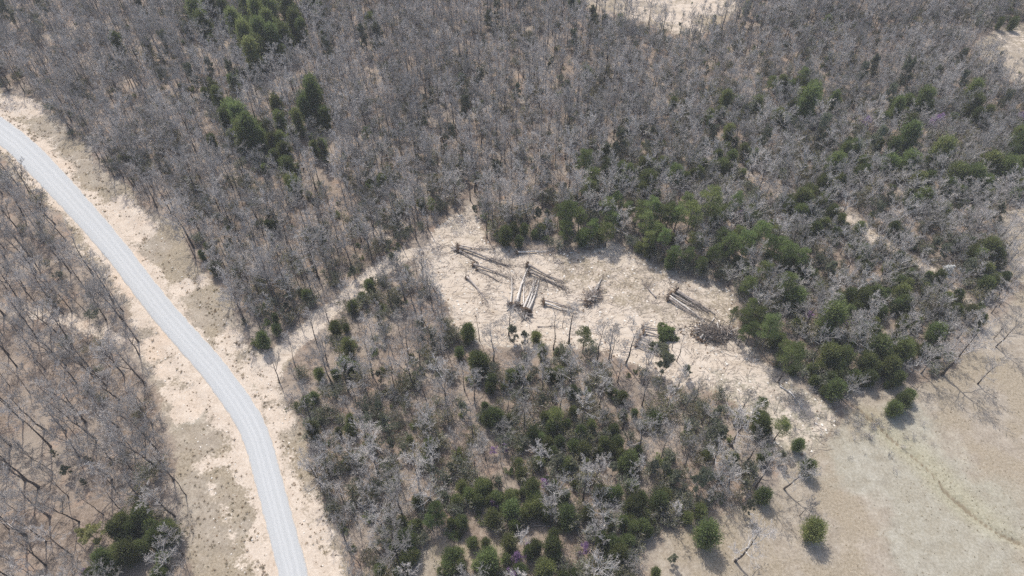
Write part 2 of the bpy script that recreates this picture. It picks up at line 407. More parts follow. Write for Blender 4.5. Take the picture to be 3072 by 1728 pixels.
n_a = fbm(GX * 0.10, GY * 0.10, 71); n_b = fbm(GX * 0.035, GY * 0.035, 91)
sidev = np.clip((D_ROAD - 2.6) / 7.0, 0, 1)
near_road = 1 - np.clip((D_ROAD - 3.0) / (3.2 + 2.4 * n_b), 0, 1)
sand = Zv * (0.10 + 0.72 * near_road + 0.9 * (n_a - 0.5))
def spot(ox, oy, r, amp=1.0):
    cx, cy = O(ox, oy); d = np.hypot(GX - cx, GY - cy); return amp * np.clip(1.4 - (d + 0.7 * r * (n_a - 0.5) * 2) / r, 0, 1)
bright = np.zeros_like(GX)
for s_ in [(325, 545, 7), (300, 520, 5), (355, 575, 5), (60, 262, 8), (20, 262, 8), (95, 275, 6), (480, 1010, 6), (420, 930, 5), (395, 880, 5), (600, 850, 4), (520, 1165, 3), (560, 1155, 3), (595, 1140, 2.5), (800, 1270, 3.5), (810, 1340, 4),
           (830, 1420, 5), (790, 1380, 3), (690, 960, 4), (660, 920, 5), (715, 1040, 3.5), (640, 1390, 3), (655, 1330, 2), (330, 800, 5), (270, 740, 5), (170, 640, 4), (420, 990, 4), (450, 1040, 4), (520, 700, 3), (460, 720, 3)]:
    bright = np.maximum(bright, spot(*s_))
bright = np.maximum(bright, blur((dist_line(GX, GY, OL([(560, 1055), (590, 1090), (605, 1130), (595, 1150), (540, 1165), (495, 1170)])) < 1.1).astype(float), 0.6))
bright = np.maximum(bright, 0.7 * blur((dist_line(GX, GY, OL([(525, 1215), (560, 1280), (590, 1360), (610, 1449)])) < 0.9).astype(float), 0.7))
sand = sand - 0.38 * Zv * np.clip(spot(545, 1300, 13) + spot(480, 1120, 8) + spot(560, 1400, 11) + spot(440, 640, 7) + spot(560, 790, 7) + spot(260, 440, 8), 0, 1) * (1 - 0.7 * near_road)
sand = np.maximum(sand, Zv * 0.85 * bright)
sand = np.maximum.reduce([sand, Zc * (0.93 + 0.25 * (n_a - 0.5)), Zk * 0.95, T1 * 0.9, T3 * 0.62, T2 * 0.6, SPUR * 0.6, Zt * (0.55 + 1.6 * (n_a - 0.5)), Zr * (0.25 + 0.8 * (n_a - 0.5))])
lowc = spot(2020, 1080, 15) + spot(1950, 1010, 12)
sand = sand - 0.42 * np.clip(lowc, 0, 1) * Zc - 0.42 * Zc * np.clip(spot(1800, 720, 16) + spot(1650, 700, 10) + spot(1450, 690, 8), 0, 1)
grass = np.maximum.reduce([Zv, Zf, Zg, Zr, Zt * 0.8, T1 * 0.8, T2 * 0.75, Zc, Zk])
ditch_o = [(2140, 985), (2165, 1030), (2200, 1062), (2245, 1105), (2300, 1150), (2345, 1190), (2385, 1240), (2425, 1275), (2470, 1312), (2520, 1345), (2576, 1370), (2700, 1420)]
DIT = resample([O(*p) for p in ditch_o], 1.0)
D_DIT = dist_line(GX, GY, DIT)
green = np.clip(1 - (D_DIT - 0.5) / 4.5, 0, 1) * (0.3 + 0.7 * n_a) * Zf + 0.4 * Zf * np.clip(spot(2330, 1120, 9) + spot(2450, 1230, 9), 0, 1) + 0.25 * Zv * (n_b > 0.55)
pale = Zf * np.clip(spot(2250, 1180, 14) + spot(2330, 1260, 12) + spot(2400, 1360, 11) + spot(2330, 1400, 9) + 0.8 * spot(2180, 1130, 10) + 0.7 * spot(2550, 1250, 6), 0, 1)
pale = np.maximum(pale, 0.75 * Zv * np.clip(spot(450, 1050, 5) + spot(510, 1020, 4) + spot(640, 960, 3), 0, 1))
pale = np.maximum(pale, 0.9 * np.clip(lowc, 0, 1) * Zc)
green = np.maximum(green, 0.5 * Zc * np.clip(spot(2005, 1040, 8) + spot(1830, 720, 6), 0, 1))
clearm = np.clip(Zc + Zk * 0.7 + Zt * 0.5 + T2, 0, 1)

# heights
fade = np.clip(np.minimum.reduce([GX - X0, X1 - GX, GY - Y0, Y1 - GY]) / 12.0, 0, 1)
bumps = (fbm(GX * 0.55, GY * 0.55, 101) - 0.5) * 0.5 + (vnoise(GX * 1.3, GY * 1.3, 111) - 0.5) * 0.16
amt = 0.55 - 0.25 * Zc + 0.2 * Zv - 0.2 * Zf
amt = amt * np.clip((D_ROAD - 3.6) / 3.0, 0.0, 1)
dozer = Zc * 0.06 * np.sin(GX * 1.1 + GY * 2.3 + 6 * fbm(GX * 0.08, GY * 0.08, 131))
ruts = -0.14 * np.exp(-((np.abs(D_TRK) - 0.85) / 0.3) ** 2) * Zk
dit = -0.55 * np.exp(-(np.maximum(D_DIT + (fbm(GX * 0.5, GY * 0.5, 141) - 0.5) * 0.8, 0) / 0.55) ** 2) * np.clip(Zf * 1.5, 0, 1)
swale = -0.35 * np.exp(-((D_ROAD - 6.2) / 1.3) ** 2) * Zv
ROAD_CUT = -0.22 * (1 - np.clip((D_ROAD - 2.2) / 1.3, 0, 1))
HZ = (hlow(GX, GY) + bumps * amt + dozer + ruts + dit + swale + ROAD_CUT) * fade

def zat(x, y):
    i = min(max((x - X0) / STEP, 0), NX - 1.001); j = min(max((y - Y0) / STEP, 0), NY - 1.001)
    a, b = int(i), int(j); u, v = i - a, j - b
    return float((HZ[b, a] * (1 - u) + HZ[b, a + 1] * u) * (1 - v) + (HZ[b + 1, a] * (1 - u) + HZ[b + 1, a + 1] * u) * v)
def at(A, x, y):
    i = int(round((x - X0) / STEP)); j = int(round((y - Y0) / STEP))
    return float(A[j, i]) if 0 <= i < NX and 0 <= j < NY else 0.0

# the sheet is cut into the places it is made of: each shares its border with its neighbours
zid = np.zeros(GX.shape, int)
for k, A in ((1, Zv), (2, Zc), (3, np.maximum(Zf, 0)), (4, Zk)): zid[A > 0.5] = k
zid[Zg > 0.5] = 5; zid[Zt > 0.5] = 6
fz = zid[:-1, :-1]
idx = np.arange(NX * NY).reshape(NY, NX)
quads = np.stack([idx[:-1, :-1], idx[:-1, 1:], idx[1:, 1:], idx[1:, :-1]], -1)
verts_all = np.stack([GX, GY, HZ], -1).reshape(-1, 3)
zc = np.stack([sand, grass, pale, np.ones_like(sand)], -1).reshape(-1, 4)
tc_ = np.stack([green, clearm, np.exp(-(np.maximum(D_DIT + (fbm(GX * 0.5, GY * 0.5, 141) - 0.5) * 0.8, 0) / 0.5) ** 2) * Zf, np.ones_like(sand)], -1).reshape(-1, 4)

def sheet(name, sel, label, cat, extra=None):
    q = quads[sel].reshape(-1, 4)
    u, inv = np.unique(q, return_inverse=True); q = inv.reshape(-1, 4)
    v, c1, c2 = verts_all[u], zc[u], tc_[u]
    if extra is not None:
        ev, ef = extra
        q = np.concatenate([q, np.array(ef) + len(v)]); v = np.concatenate([v, np.array(ev, float)])
        z4 = np.tile([0, 0, 0, 1.0], (len(ev), 1)); c1 = np.concatenate([c1, z4]); c2 = np.concatenate([c2, z4])
    me = bpy.data.meshes.new(name)
    me.vertices.add(len(v)); me.vertices.foreach_set("co", v.astype(np.float32).ravel())
    me.loops.add(q.size); me.loops.foreach_set("vertex_index", q.astype(np.int32).ravel())
    me.polygons.add(len(q)); me.polygons.foreach_set("loop_start", np.arange(0, q.size, 4, dtype=np.int32))
    me.polygons.foreach_set("use_smooth", np.ones(len(q), bool))
    for nm, c in (("zone", c1), ("tint", c2)):
        a = me.attributes.new(nm, 'FLOAT_COLOR', 'POINT'); a.data.foreach_set("color", c.astype(np.float32).ravel())
    me.materials.append(M_GROUND); me.update(calc_edges=True)
    return tag(link(name, me), label, cat, kind="structure")

B = 2500.0
ev = [(X0, Y0, 0), (X1, Y0, 0), (X1, Y1, 0), (X0, Y1, 0), (-B, -B, 0), (B, -B, 0), (B, B, 0), (-B, B, 0)]
ef = [(4, 5, 1, 0), (5, 6, 2, 1), (6, 7, 3, 2), (7, 4, 0, 3)]
sheet("ground", fz == 0, "leaf-littered forest floor under the bare woods", "ground", (ev, ef))
sheet("road_verge", fz == 1, "sandy road verges with patchy dry grass along the gravel road", "verge")
sheet("clearing", fz == 2, "freshly bulldozed pale dirt clearing in the woods", "clearing")
sheet("field", fz == 3, "dry tan pasture with pale and greenish patches", "field")
sheet("dirt_track", fz == 4, "short sandy track joining the gravel road to the clearing", "track")
sheet("glade", fz == 5, "small grassy opening among the cedars at the bottom edge", "glade")
sheet("bare_slope", fz == 6, "eroded sandy opening at the top edge beyond the woods", "ground")

# gravel road
def build_road():
    US = [-1.12, -1.0, -0.82, -0.5, -0.18, 0.18, 0.5, 0.82, 1.0, 1.12]
    v, f, uv = [], [], []
    n = len(RC); s = 0.0
    for i in range(n):
        a = RC[max(i - 1, 0)]; b = RC[min(i + 1, n - 1)]; d = (b - a)[:2]; d = d / np.linalg.norm(d)
        nrm = np.array([d[1], -d[0]]); p = RC[i]
        if i: s += np.linalg.norm(RC[i][:2] - RC[i - 1][:2])
        for u in US:
            w = p[2] / 2
            if abs(u) > 0.9: w += (vnoise(np.array(s * 1.1), np.array(u * 7.0), 3) - 0.5) * 0.28
            q = p[:2] + nrm * u * w
            z = float(hlow(q[0], q[1])) + (0.06 - 0.07 * u * u if abs(u) <= 1.0 else -0.5)
            v.append((q[0], q[1], z)); uv.append((u, s))
    k = len(US)
    for i in range(n - 1):
        for j in range(k - 1): f.append((i * k + j, i * k + j + 1, i * k + k + j + 1, i * k + k + j))
    me = bpy.data.meshes.new("gravel_road"); me.from_pydata(v, [], f)
    ul = me.uv_layers.new(name="UVMap")
    for l in me.loops: ul.data[l.index].uv = uv[l.vertex_index]
    me.materials.append(M_ROAD)
    me.polygons.foreach_set("use_smooth", [True] * len(f)); me.update()
    # top must face up
    if me.polygons[4].normal.z < 0: me.flip_normals()
    tag(link("gravel_road", me), "pale grey gravel road curving down the left side", "road", kind="structure")
build_road()

# ------------------------------------------------------------------ tree shapes
def rv(r, s=1.0): return Vector((r.uniform(-s, s), r.uniform(-s, s), r.uniform(-s, s)))

def spread_dir(d, ang, r):
    u = d.orthogonal().normalized(); u.rotate(Quaternion(d, r.uniform(0, 6.283)))
    return (d * math.cos(ang) + u * math.sin(ang)).normalized()

def grow(mb, r, p, d, L, rad, lev, kids, mats, tips=None, droop=0.0):
    """a branch with its own finer branches; lev 0 = limb, 3 = twig"""
    if lev >= 3:
        mb.cone(p, p + d * L, rad, mats[2])
        if tips is not None: tips.append((p + d * L * r.uniform(0.4, 1.0), d))
        return
    n = (5, 4, 3)[lev]; pts = [p]; dd = d.copy()
    for i in range(n):
        dd = (dd + rv(r, 0.26) + Vector((0, 0, 0.10 - droop))).normalized(); pts.append(pts[-1] + dd * (L / n))
    rads = [max(rad * (1 - 0.80 * i / n), 0.014) for i in range(n + 1)]
    mb.tube(pts, rads, (5, 3, 3)[lev], mats[0] if lev == 0 else (mats[1] if lev == 1 else mats[2]))
    k = kids[lev]
    for i in range(k):
        t = 0.25 + 0.75 * (i + r.random()) / k; x = min(t * n, n - 0.001); a = int(x)
        q = pts[a].lerp(pts[a + 1], x - a); bd = (pts[a + 1] - pts[a]).normalized()
        nd = spread_dir(bd, r.uniform(0.5, 1.05), r); nd.z += 0.15 - droop; nd.normalize()
        grow(mb, r, q, nd, L * r.uniform(0.34, 0.6) * (1.15 - 0.45 * t), max(rads[a] * 0.55, 0.017), lev + 1, kids, mats, tips, droop)

def bare_tree(seed, H, r0, cb, spread, up, nl, kids, wander=0.02, lean=0.0, pale=False, twig=None, fork=False):
    r = random.Random(seed); T = MB(); C = MB(); tips = []
    k = 11; pts = [Vector((0, 0, -0.4))]; off = Vector((0, 0, 0)); ld = r.uniform(0, 6.283)
    vel = Vector((0, 0, 0))
    for i in range(1, k):
        vel = vel * 0.6 + Vector((r.uniform(-1, 1), r.uniform(-1, 1), 0)) * wander * H * 0.5
        off = off + vel + Vector((math.cos(ld), math.sin(ld), 0)) * lean * H / k
        pts.append(Vector((off.x, off.y, H * 0.94 * i / (k - 1))))
    rads = [r0 * (1.35 if i == 0 else max(1 - 0.9 * (i / (k - 1)) ** 0.85, 0.06)) for i in range(k)]
    T.tube(pts, rads, 6, 0)
    mats = (0, 1, 2)
    for i in range(nl):
        fr = (i + r.random() * 0.9) / nl; t = cb + (0.985 - cb) * fr
        x = min(t * (k - 1), k - 1.001); a = int(x); p = pts[a].lerp(pts[a + 1], x - a); rr = rads[a]
        az = i * 2.4 + r.uniform(-0.5, 0.5); el = up + 0.55 * fr + r.uniform(-0.2, 0.2)
        d = Vector((math.cos(az) * math.cos(el), math.sin(az) * math.cos(el), math.sin(el)))
        L = spread * (1.08 - 0.55 * fr) * r.uniform(0.7, 1.2) / max(math.cos(el), 0.55) * 0.85
        grow(C, r, p, d, L, max(rr * 0.62, 0.03), 0, kids, mats, tips)
    if fork:
        p = pts[4]; d = Vector((math.cos(ld + 2), math.sin(ld + 2), 2.0)).normalized()
        T.tube([p, p + d * H * 0.2, p + d * H * 0.38 + Vector((0, 0, 0.5))], [rads[4] * 0.8, rads[4] * 0.6, rads[4] * 0.3], 5, 0)
        for i in range(5):
            grow(C, r, p + d * H * (0.16 + 0.05 * i), spread_dir(d, r.uniform(0.3, 0.7), r), spread * 0.75, rads[4] * 0.35, 0, kids, mats, tips)
    return T, C, tips

def pt_on(tips, mb, r, n, size, mat):
    for _ in range(n):
        p, d = r.choice(tips); q = p + rv(r, 0.22); dd = rv(r).normalized()
        mb.tri(q, dd, size * r.uniform(0.6, 1.3), size * 0.8, dd.orthogonal().normalized(), mat)

BARE = []          # (form word, height, trunk mesh, crown mesh, joined mesh)
MATS_B = [M_LIMB, M_TWIG, M_TWIG]; MATS_P = [M_PALE, M_PALE, M_TWIG]
def add_bare(form, H, seed, pale=False, trunkm=None, **kw):
    T, C, tips = bare_tree(seed, H, **kw)
    ms = MATS_P if pale else MATS_B; tm = trunkm or M_TRUNK
    J = MB(); J.add(T); J.add(C, 1)
    BARE.append((form, H, T.mesh("trunk", [tm], True), C.mesh("crown", ms), J.mesh("bare_tree", [tm] + ms)))
K1 = (6, 6, 6)
add_bare("tall straight", 15.5, 1, r0=0.20, cb=0.52, spread=3.0, up=0.55, nl=12, kids=K1, wander=0.012)
add_bare("tall straight", 16.0, 2, r0=0.22, cb=0.56, spread=3.2, up=0.50, nl=12, kids=K1, wander=0.014)
add_bare("tall straight", 14.5, 3, r0=0.18, cb=0.50, spread=2.7, up=0.60, nl=12, kids=K1, wander=0.016)
add_bare("tall forked", 15.0, 4, r0=0.22, cb=0.48, spread=3.0, up=0.55, nl=9, kids=K1, wander=0.018, fork=True)
add_bare("slender", 12.0, 5, r0=0.11, cb=0.48, spread=1.8, up=0.7, nl=10, kids=(6, 6, 5), wander=0.02)
add_bare("slender", 11.0, 6, r0=0.10, cb=0.44, spread=1.9, up=0.65, nl=10, kids=(6, 6, 5), wander=0.025)
add_bare("broad pale-limbed", 11.0, 7, pale=True, r0=0.23, cb=0.30, spread=4.4, up=0.30, nl=11, kids=(7, 6, 6), wander=0.03)
add_bare("broad pale-limbed", 10.0, 8, pale=True, r0=0.22, cb=0.34, spread=4.0, up=0.25, nl=10, kids=(7, 6, 6), wander=0.035)
add_bare("crooked", 14.0, 9, r0=0.21, cb=0.46, spread=3.4, up=0.45, nl=11, kids=K1, wander=0.026, lean=0.10)
add_bare("crooked", 13.0, 10, r0=0.19, cb=0.42, spread=3.3, up=0.45, nl=11, kids=K1, wander=0.03, lean=0.13, fork=True)
add_bare("spreading grey", 12.0, 12, r0=0.22, cb=0.34, spread=4.0, up=0.4, nl=12, kids=(7, 6, 6), wander=0.02)
add_bare("thin-topped", 12.5, 13, r0=0.15, cb=0.55, spread=1.6, up=0.6, nl=7, kids=(4, 3, 3), wander=0.02)
FORMS = {}
for i, b in enumerate(BARE): FORMS.setdefault(b[0], []).append(i)

def evergreen_tufts(mb, r, c, rad, n, L, wd, mat, up=0.35, fill=0.55):
    """leafy sprays through the outer volume of a lump of foliage"""
    for _ in range(n):
        d = Vector((r.gauss(0, 1), r.gauss(0, 1), r.gauss(0, 1))).normalized()
        k = 1 - (1 - fill) * r.random() ** 1.6
        q = c + Vector((d.x * rad[0], d.y * rad[1], d.z * rad[2])) * k
        dd = (d + rv(r, 0.55) + Vector((0, 0, up))).normalized()
        sd_ = spread_dir(dd, 1.5708, r)
        mb.tri(q, dd, L * r.uniform(0.6, 1.3), wd * r.uniform(0.7, 1.3), sd_, mat)

def cedar(seed, H, R, n, conic):
    r = random.Random(seed); T = MB(); C = MB()
    T.tube([Vector((0, 0, -0.3)), Vector((0.03, 0, H * 0.4)), Vector((0, 0.04, H * 0.9))], [0.13, 0.09, 0.02], 6)
    ph = [r.uniform(0, 6.28) for _ in range(6)]
    def prof(t):
        return (max(1 - t, 0.0) ** 0.72 * (min(t / 0.14, 1)) ** 0.6 * 1.05) if conic else (math.sin(math.pi * min(max(t, 0.0), 1) ** 0.78) ** 0.62)
    nb = 40
    for i in range(nb):                 # leafy boughs reaching out from the stem, with gaps between
        t0 = ((i + r.random()) / nb) ** 0.9; az0 = i * 2.4 + r.uniform(-0.5, 0.5)
        lob = 1 + 0.12 * math.sin(3 * az0 + ph[0] + 5 * t0)
        L = R * max(prof(t0), 0.16) * lob * r.uniform(0.62, 1.08); up = 0.25 + 0.9 * t0
        d0 = Vector((math.cos(az0), math.sin(az0), up)).normalized(); p0 = Vector((0, 0, 0.2 + t0 * H * 0.86))
        wd = R * r.uniform(0.17, 0.27)
        for _ in range(n // nb):
            k = r.random() ** 0.62
            q = p0 + d0 * L * k + Vector((r.gauss(0, wd), r.gauss(0, wd), r.gauss(0, wd * 0.75))) * (0.55 + 0.45 * k)
            if q.z < 0.08: continue
            d = (d0 + rv(r, 0.75) + Vector((0, 0, 0.25))).normalized()
            C.tri(q, d, r.uniform(0.25, 0.6), r.uniform(0.10, 0.2), spread_dir(d, 1.5708, r), 0)
    return T, C

def pine(seed, H, R, cb):
    r = random.Random(seed); T = MB(); C = MB()
    k = 7; pts = []; o = Vector((0, 0, 0))
    for i in range(k):
        o = o + Vector((r.uniform(-1, 1), r.uniform(-1, 1), 0)) * 0.12; pts.append(Vector((o.x, o.y, -0.4 + (H + 0.2) * i / (k - 1))))
    T.tube(pts, [0.17 * (1.15 - i / (k - 1)) + 0.015 for i in range(k)], 6)
    nl = 15
    for i in range(nl):
        fr = (i + 0.6 * r.random()) / nl; t = cb + (1 - cb) * fr
        x = min(t * (k - 1), k - 1.001); a = int(x); p = pts[a].lerp(pts[a + 1], x - a)
        az = i * 2.4 + r.uniform(-0.4, 0.4); L = R * math.sin(math.pi * (0.22 + 0.72 * fr)) ** 0.7 * r.uniform(0.55, 0.95)
        d = Vector((math.cos(az), math.sin(az), 0.25 + 0.3 * fr))
        e = p + d * L; T.tube([p, e], [0.05, 0.018], 3)
        s = R * r.uniform(0.28, 0.5)
        evergreen_tufts(C, r, e, (s, s, s * 0.72), 210, 0.40, 0.12, 0, 0.5, 0.25)
    evergreen_tufts(C, r, pts[-1] - Vector((0, 0, R * 0.15)), (R * 0.45, R * 0.45, R * 0.5), 300, 0.40, 0.12, 0, 0.6, 0.3)
    return T, C

EVER = {"cedar": [], "pine": [], "greygreen": []}
for s, (H, R, n, cn) in enumerate([(5.6, 2.2, 8200, False), (6.4, 2.2, 8200, False), (5.2, 2.3, 8000, False), (6.0, 2.2, 8200, False)]):
    T, C = cedar(40 + s, H, R, n, cn)
    EVER["cedar"].append((H, R, T.mesh("trunk", [M_TRUNK]), C.mesh("crown", [M_CEDAR])))
for s, (H, R, cb) in enumerate([(10.0, 2.2, 0.42), (11.0, 2.2, 0.50), (9.0, 2.3, 0.40), (12.0, 2.3, 0.52)]):
    T, C = pine(60 + s, H, R, cb)
    EVER["pine"].append((H, R, T.mesh("trunk", [M_TRUNK]), C.mesh("crown", [M_PINE])))
for s in range(2):
    T, C, tips = bare_tree(80 + s, 6.5, r0=0.10, cb=0.25, spread=2.1, up=0.5, nl=11, kids=(5, 5, 3), wander=0.03)
    r = random.Random(s)
    pt_on(tips, C, r, 3800, 0.26, 3)
    EVER["greygreen"].append((6.5, 2.3, T.mesh("trunk", [M_TRUNK]), C.mesh("crown", MATS_B + [M_GREYGREEN])))

def place(proto, name, x, y, rz, s, dz=0.0):
    """a thing of trunk and crown that shares its shapes with others of its kind"""
    e = empty(name, (x, y, zat(x, y) + dz), rz, s)
    link("trunk", proto[-2], e); link("crown", proto[-1], e)
    return e

# ------------------------------------------------------------------ where each evergreen stands (crown centre and radius measured per block of the photo)
EV = {}
EV[(0, 0)] = """1490 130 80;1590 70 60;1540 190 60;1700 120 45;1830 20 55;1890 100 70;1980 60 60;2060 170 70;2180 90 70;2150 30 60;2240 210 60;2380 40 45;1790 240 60;1960 180 60;1890 250 60;1870 340 60;1990 330 70;2080 360 60;2150 310 70;
2050 260 60;2230 150 50;1920 460 65;1960 410 60;2290 280 45;1420 240 30;900 360 45;1760 880 70;1830 960 75;1900 1040 75;1720 960 50;1960 1060 60;1850 1060 60;1640 720 45;1660 780 40;2100 830 50;2380 780 70;2310 850 55;2260 960 45;1990 1000 45;1620 1110 35;2160 1180 55;2180 1290 60;2200 1380 60;2240 1440 55;2130 1080 45;2450 1170 40;2000 1280 35;1780 640 g45;1880 1390 g40;2440 1190 g40;330 90 g40;90 150 g45;1100 120 g35;1260 390 g45;1230 620 g30;2480 420 g40;1600 560 g40;1480 640 g45"""
EV[(1024, 0)] = """220 180 45;1850 580 38;2500 800 38;1740 40 32;1990 160 30;2100 170 28;1560 540 g25;640 890 g35;180 940 p40;310 1380 40;740 1400 g28;280 350 g55;180 340 g40;1840 1260 p65;1890 1350 p65;1870 1420 p55;2000 1230 40;2100 1100 g50;2110 1290 45;2280 1280 55;2310 1380 75;2420 1260 50;2520 1340 60;2130 1400 50;2340 1040 g40;2210 1330 40;2060 1180 g40;
1180 120 g45;1370 40 g45;1120 190 g40;1900 170 g45;1740 340 g40;900 680 g45;1040 640 g45;930 880 g55;830 1050 g40;910 1280 g55;1170 1300 g50;1560 1370 g50;1680 1440 g35;1760 120 g35;1700 700 g40;1320 720 g35"""
EV[(2048, 0)] = """235 150 18;2490 180 34;2385 190 24;480 80 32;1080 190 32;775 560 p38;680 590 p36;740 650 40;805 680 34;905 670 40;920 550 p40;320 780 48;550 820 50;710 890 48;930 820 85;965 740 62;1130 780 40;200 880 38;340 1030 48;220 1050 g40;450 1160 34;290 1260 55;450 1320 30;20 1350 40;360 1220 48;1690 780 48;1800 790 66;1850 820 40;1600 840 48;1510 920 38;1700 960 48;1690 1060 75;1580 1140 45;
2190 690 58;2170 830 58;2200 900 48;2270 900 45;1950 1160 95;1870 1210 50;2540 1110 68;2500 1060 50;2480 1170 50;1140 1270 68;1290 1140 48;1210 1180 50;1560 1240 70;1690 1260 70;1770 1370 60;1180 1390 50;2050 1330 78;2170 1370 78;2300 1260 85;2420 1310 78;2280 1380 60;2520 1280 60;2000 1420 60;1050 1420 60;1330 1330 58;500 1240 25;
1330 600 g50;1660 620 g60;1080 480 g32;2090 470 g35;180 560 g22;1050 1010 g55;1420 560 g50;1540 760 g45;2380 440 g22;2100 640 g40;1250 470 g35;1900 600 g40;1440 1090 g55;2400 800 g45;1000 1060 g40;600 1090 g50;150 690 g30"""
EV[(2048, 576)] = """205 120 p80;330 100 p50;410 50 p50;520 100 p45;60 200 p70;110 330 p60;40 60 p50;60 420 p45;310 310 p50;360 370 p70;430 300 p50;480 390 p70;530 330 p50;600 280 p70;650 400 p60;890 90 75;800 140 50;880 170 60;930 50 60;530 190 40;750 370 p50;790 440 p75;810 560 60;900 470 p60;990 290 48;1120 170 58;1180 230 45;410 550 48;620 590 p60;520 650 p58;860 620 58;800 690 p68;840 830 78;740 730 50;530 820 p40;600 900 p58;
500 900 p50;560 950 p45;650 1050 p78;690 1130 55;540 1000 p50;810 1100 p46;400 890 p36;480 1010 p40;1100 1000 110;1150 840 60;1260 800 60;1340 830 78;1440 790 60;1300 890 60;1480 830 50;1620 700 58;1640 780 60;1670 850 68;1350 470 48;1330 290 48;1580 290 40;1820 40 68;1740 100 50;1970 140 45;2280 460 68;2180 470 55;2350 500 50;2280 600 48;2270 720 58;2350 660 40;2290 30 45;2500 20 45;1840 650 34;1620 510 50;1680 540 40;1900 1070 68;1450 1200 88;
1380 1290 70;1630 1220 80;1720 1200 58;1540 1340 68;1820 1200 48;800 1290 p88;760 1240 55;860 1240 50;970 1340 48;1090 1260 78;1200 1260 78;1150 1330 60;1290 1390 50;1400 1420 55;1600 1420 60;1100 1430 48;2080 780 45;2040 920 50;2160 920 50;2240 980 40;1030 720 40;1650 1000 48;1250 920 50;1450 1060 45;1500 920 50;30 1370 g42;700 270 p50;240 440 p50;160 470 p45;1000 560 g50;1100 610 g50;1450 180 g45;1550 90 g50;2100 120 g40;2050 430 g50;1960 470 g45;2380 180 g45;1900 420 g45;2130 600 g55;1380 620 g45;260 640 g40"""
EV[(1024, 576)] = """960 1070 60;890 1220 40;1840 1060 p56;1470 1100 45;1040 1310 80;1280 1400 50;1640 1400 56;2450 1240 30;1130 1440 50;665 30 p28;1240 350 58;1460 320 35;1690 190 p68;1700 260 p55;1800 160 p50;1820 350 60;1640 120 p45;1900 230 p50;2010 130 p60;2010 260 p60;2080 60 p50;2160 100 p50;2050 190 p50;2280 90 p58;2350 130 p60;2420 160 p60;2300 230 p60;2390 260 p60;2270 170 p50;2480 150 p60;2540 180 p58;2530 110 p50;2450 320 p50;2530 420 p48;2330 330 p50;2250 420 40;
2480 540 48;1380 300 40;1750 100 p45;160 800 38;270 830 g32;450 860 g42;60 1190 56;100 1330 45;400 540 g45;600 800 g32;90 620 g34;1300 1080 g60;2430 1330 g70;1390 1120 g45;1010 150 g28;1560 200 g40;1480 190 g40;230 700 g30;1730 380 g45;600 1130 g40;420 230 g40;290 1400 g40"""
EV[(0, 576)] = """1530 490 28;1620 580 50;2030 270 34;2320 790 42;2090 1050 40;1960 1150 30;2540 1050 50;2380 100 g35;1820 210 g30;1780 640 g35;1750 460 g40;2170 880 g35;690 800 g25;2440 350 g35"""
EV[(0, 1152)] = """1080 1010 80;880 1110 68;1150 1080 58;1200 1150 75;1290 1170 60;1080 1240 60;910 1250 38;820 1370 82;780 1430 55;1200 1430 58;1000 1120 45;500 670 g42;680 590 g34;640 750 g28;420 540 g28;2370 100 40;2240 170 26;2500 220 g30;2560 370 30;2430 290 g30"""
EV[(1024, 1152)] = """1120 40 40;1160 270 72;1100 280 50;1620 190 p62;1540 270 48;1700 310 40;1580 340 48;1450 390 58;1560 460 48;1350 480 38;1500 420 45;1760 470 58;1830 500 58;1850 430 50;1980 460 48;2080 450 58;2050 500 50;2170 590 78;2120 620 50;2270 310 40;2120 110 40;1800 100 g45;280 180 g42;1510 150 g42;930 210 g45;70 360 50;520 430 30;960 840 58;1060 800 68;1040 880 55;910 790 48;1130 860 50;700 920 p58;660 980 p48;580 900 50;740 960 p45;1270 870 58;1280 950 74;
1440 800 68;1470 940 68;1460 860 58;1690 850 46;1700 1000 72;1710 1060 58;910 1050 54;1140 1020 68;550 1080 50;490 1190 88;540 1290 58;990 1200 48;1090 1210 40;830 1310 72;880 1290 50;810 1390 60;900 1380 50;1110 1340 98;1090 1420 70;1270 1210 68;1590 1240 74;1610 1310 58;1530 1420 78;2040 1210 58;2090 1230 58;2160 1190 58;2080 1300 68;2200 930 78;2250 890 60;2270 1080 68;2200 1100 55;2290 1000 55;2390 900 68;2440 840 55;1860 980 58;2030 830 48;2370 1430 40;2490 1330 g42;300 1420 50;1750 1430 40;
1350 680 45;2500 730 g60;2450 660 g50;330 290 g45;470 520 g45;380 470 g38;830 640 g40;700 660 g40;1180 760 g40;1640 600 g45;1740 640 g45;2350 650 g50;2050 640 g45;800 870 g40"""
EV[(2048, 1152)] = """605 120 p46;570 250 48;580 320 78;630 370 48;770 290 p58;865 470 50;940 640 62;605 850 66;170 1150 98;980 1110 88;480 950 g55;1590 190 62;1650 140 62;1700 90 50;1140 60 72;380 560 48;290 390 g58;250 230 g45;600 560 48;740 560 g48;120 760 g85;30 1010 48;1540 10 26;470 770 g40;150 690 g45"""

evergreens = []           # x, y, radius, kind, crown pixel
for (ox, oy), txt in EV.items():
    for it in txt.replace("\n", "").split(";"):
        a = it.split()
        if len(a) < 3: continue
        k = {"p": "pine", "g": "greygreen"}.get(a[2][0], "cedar"); rz_ = float(a[2].lstrip("pg"))
        px, py = Z(ox, oy, float(a[0]), float(a[1]))
        dx, dy, dz = ray(px, py)
        dist = CAM_H / -dz
        R = rz_ / ZR / F_PX * dist
        R = min(R * 0.93, 2.8)
        tall = (1.75 if px < 1100 else 1.4) if dist > 190 else 1.12
        zc_ = {"cedar": R * 1.15 * tall, "pine": 7.0, "greygreen": R * 1.3 * tall}[k]
        x, y = G(px, py, zc_)
        evergreens.append((x, y, R, k, px, py, tall))

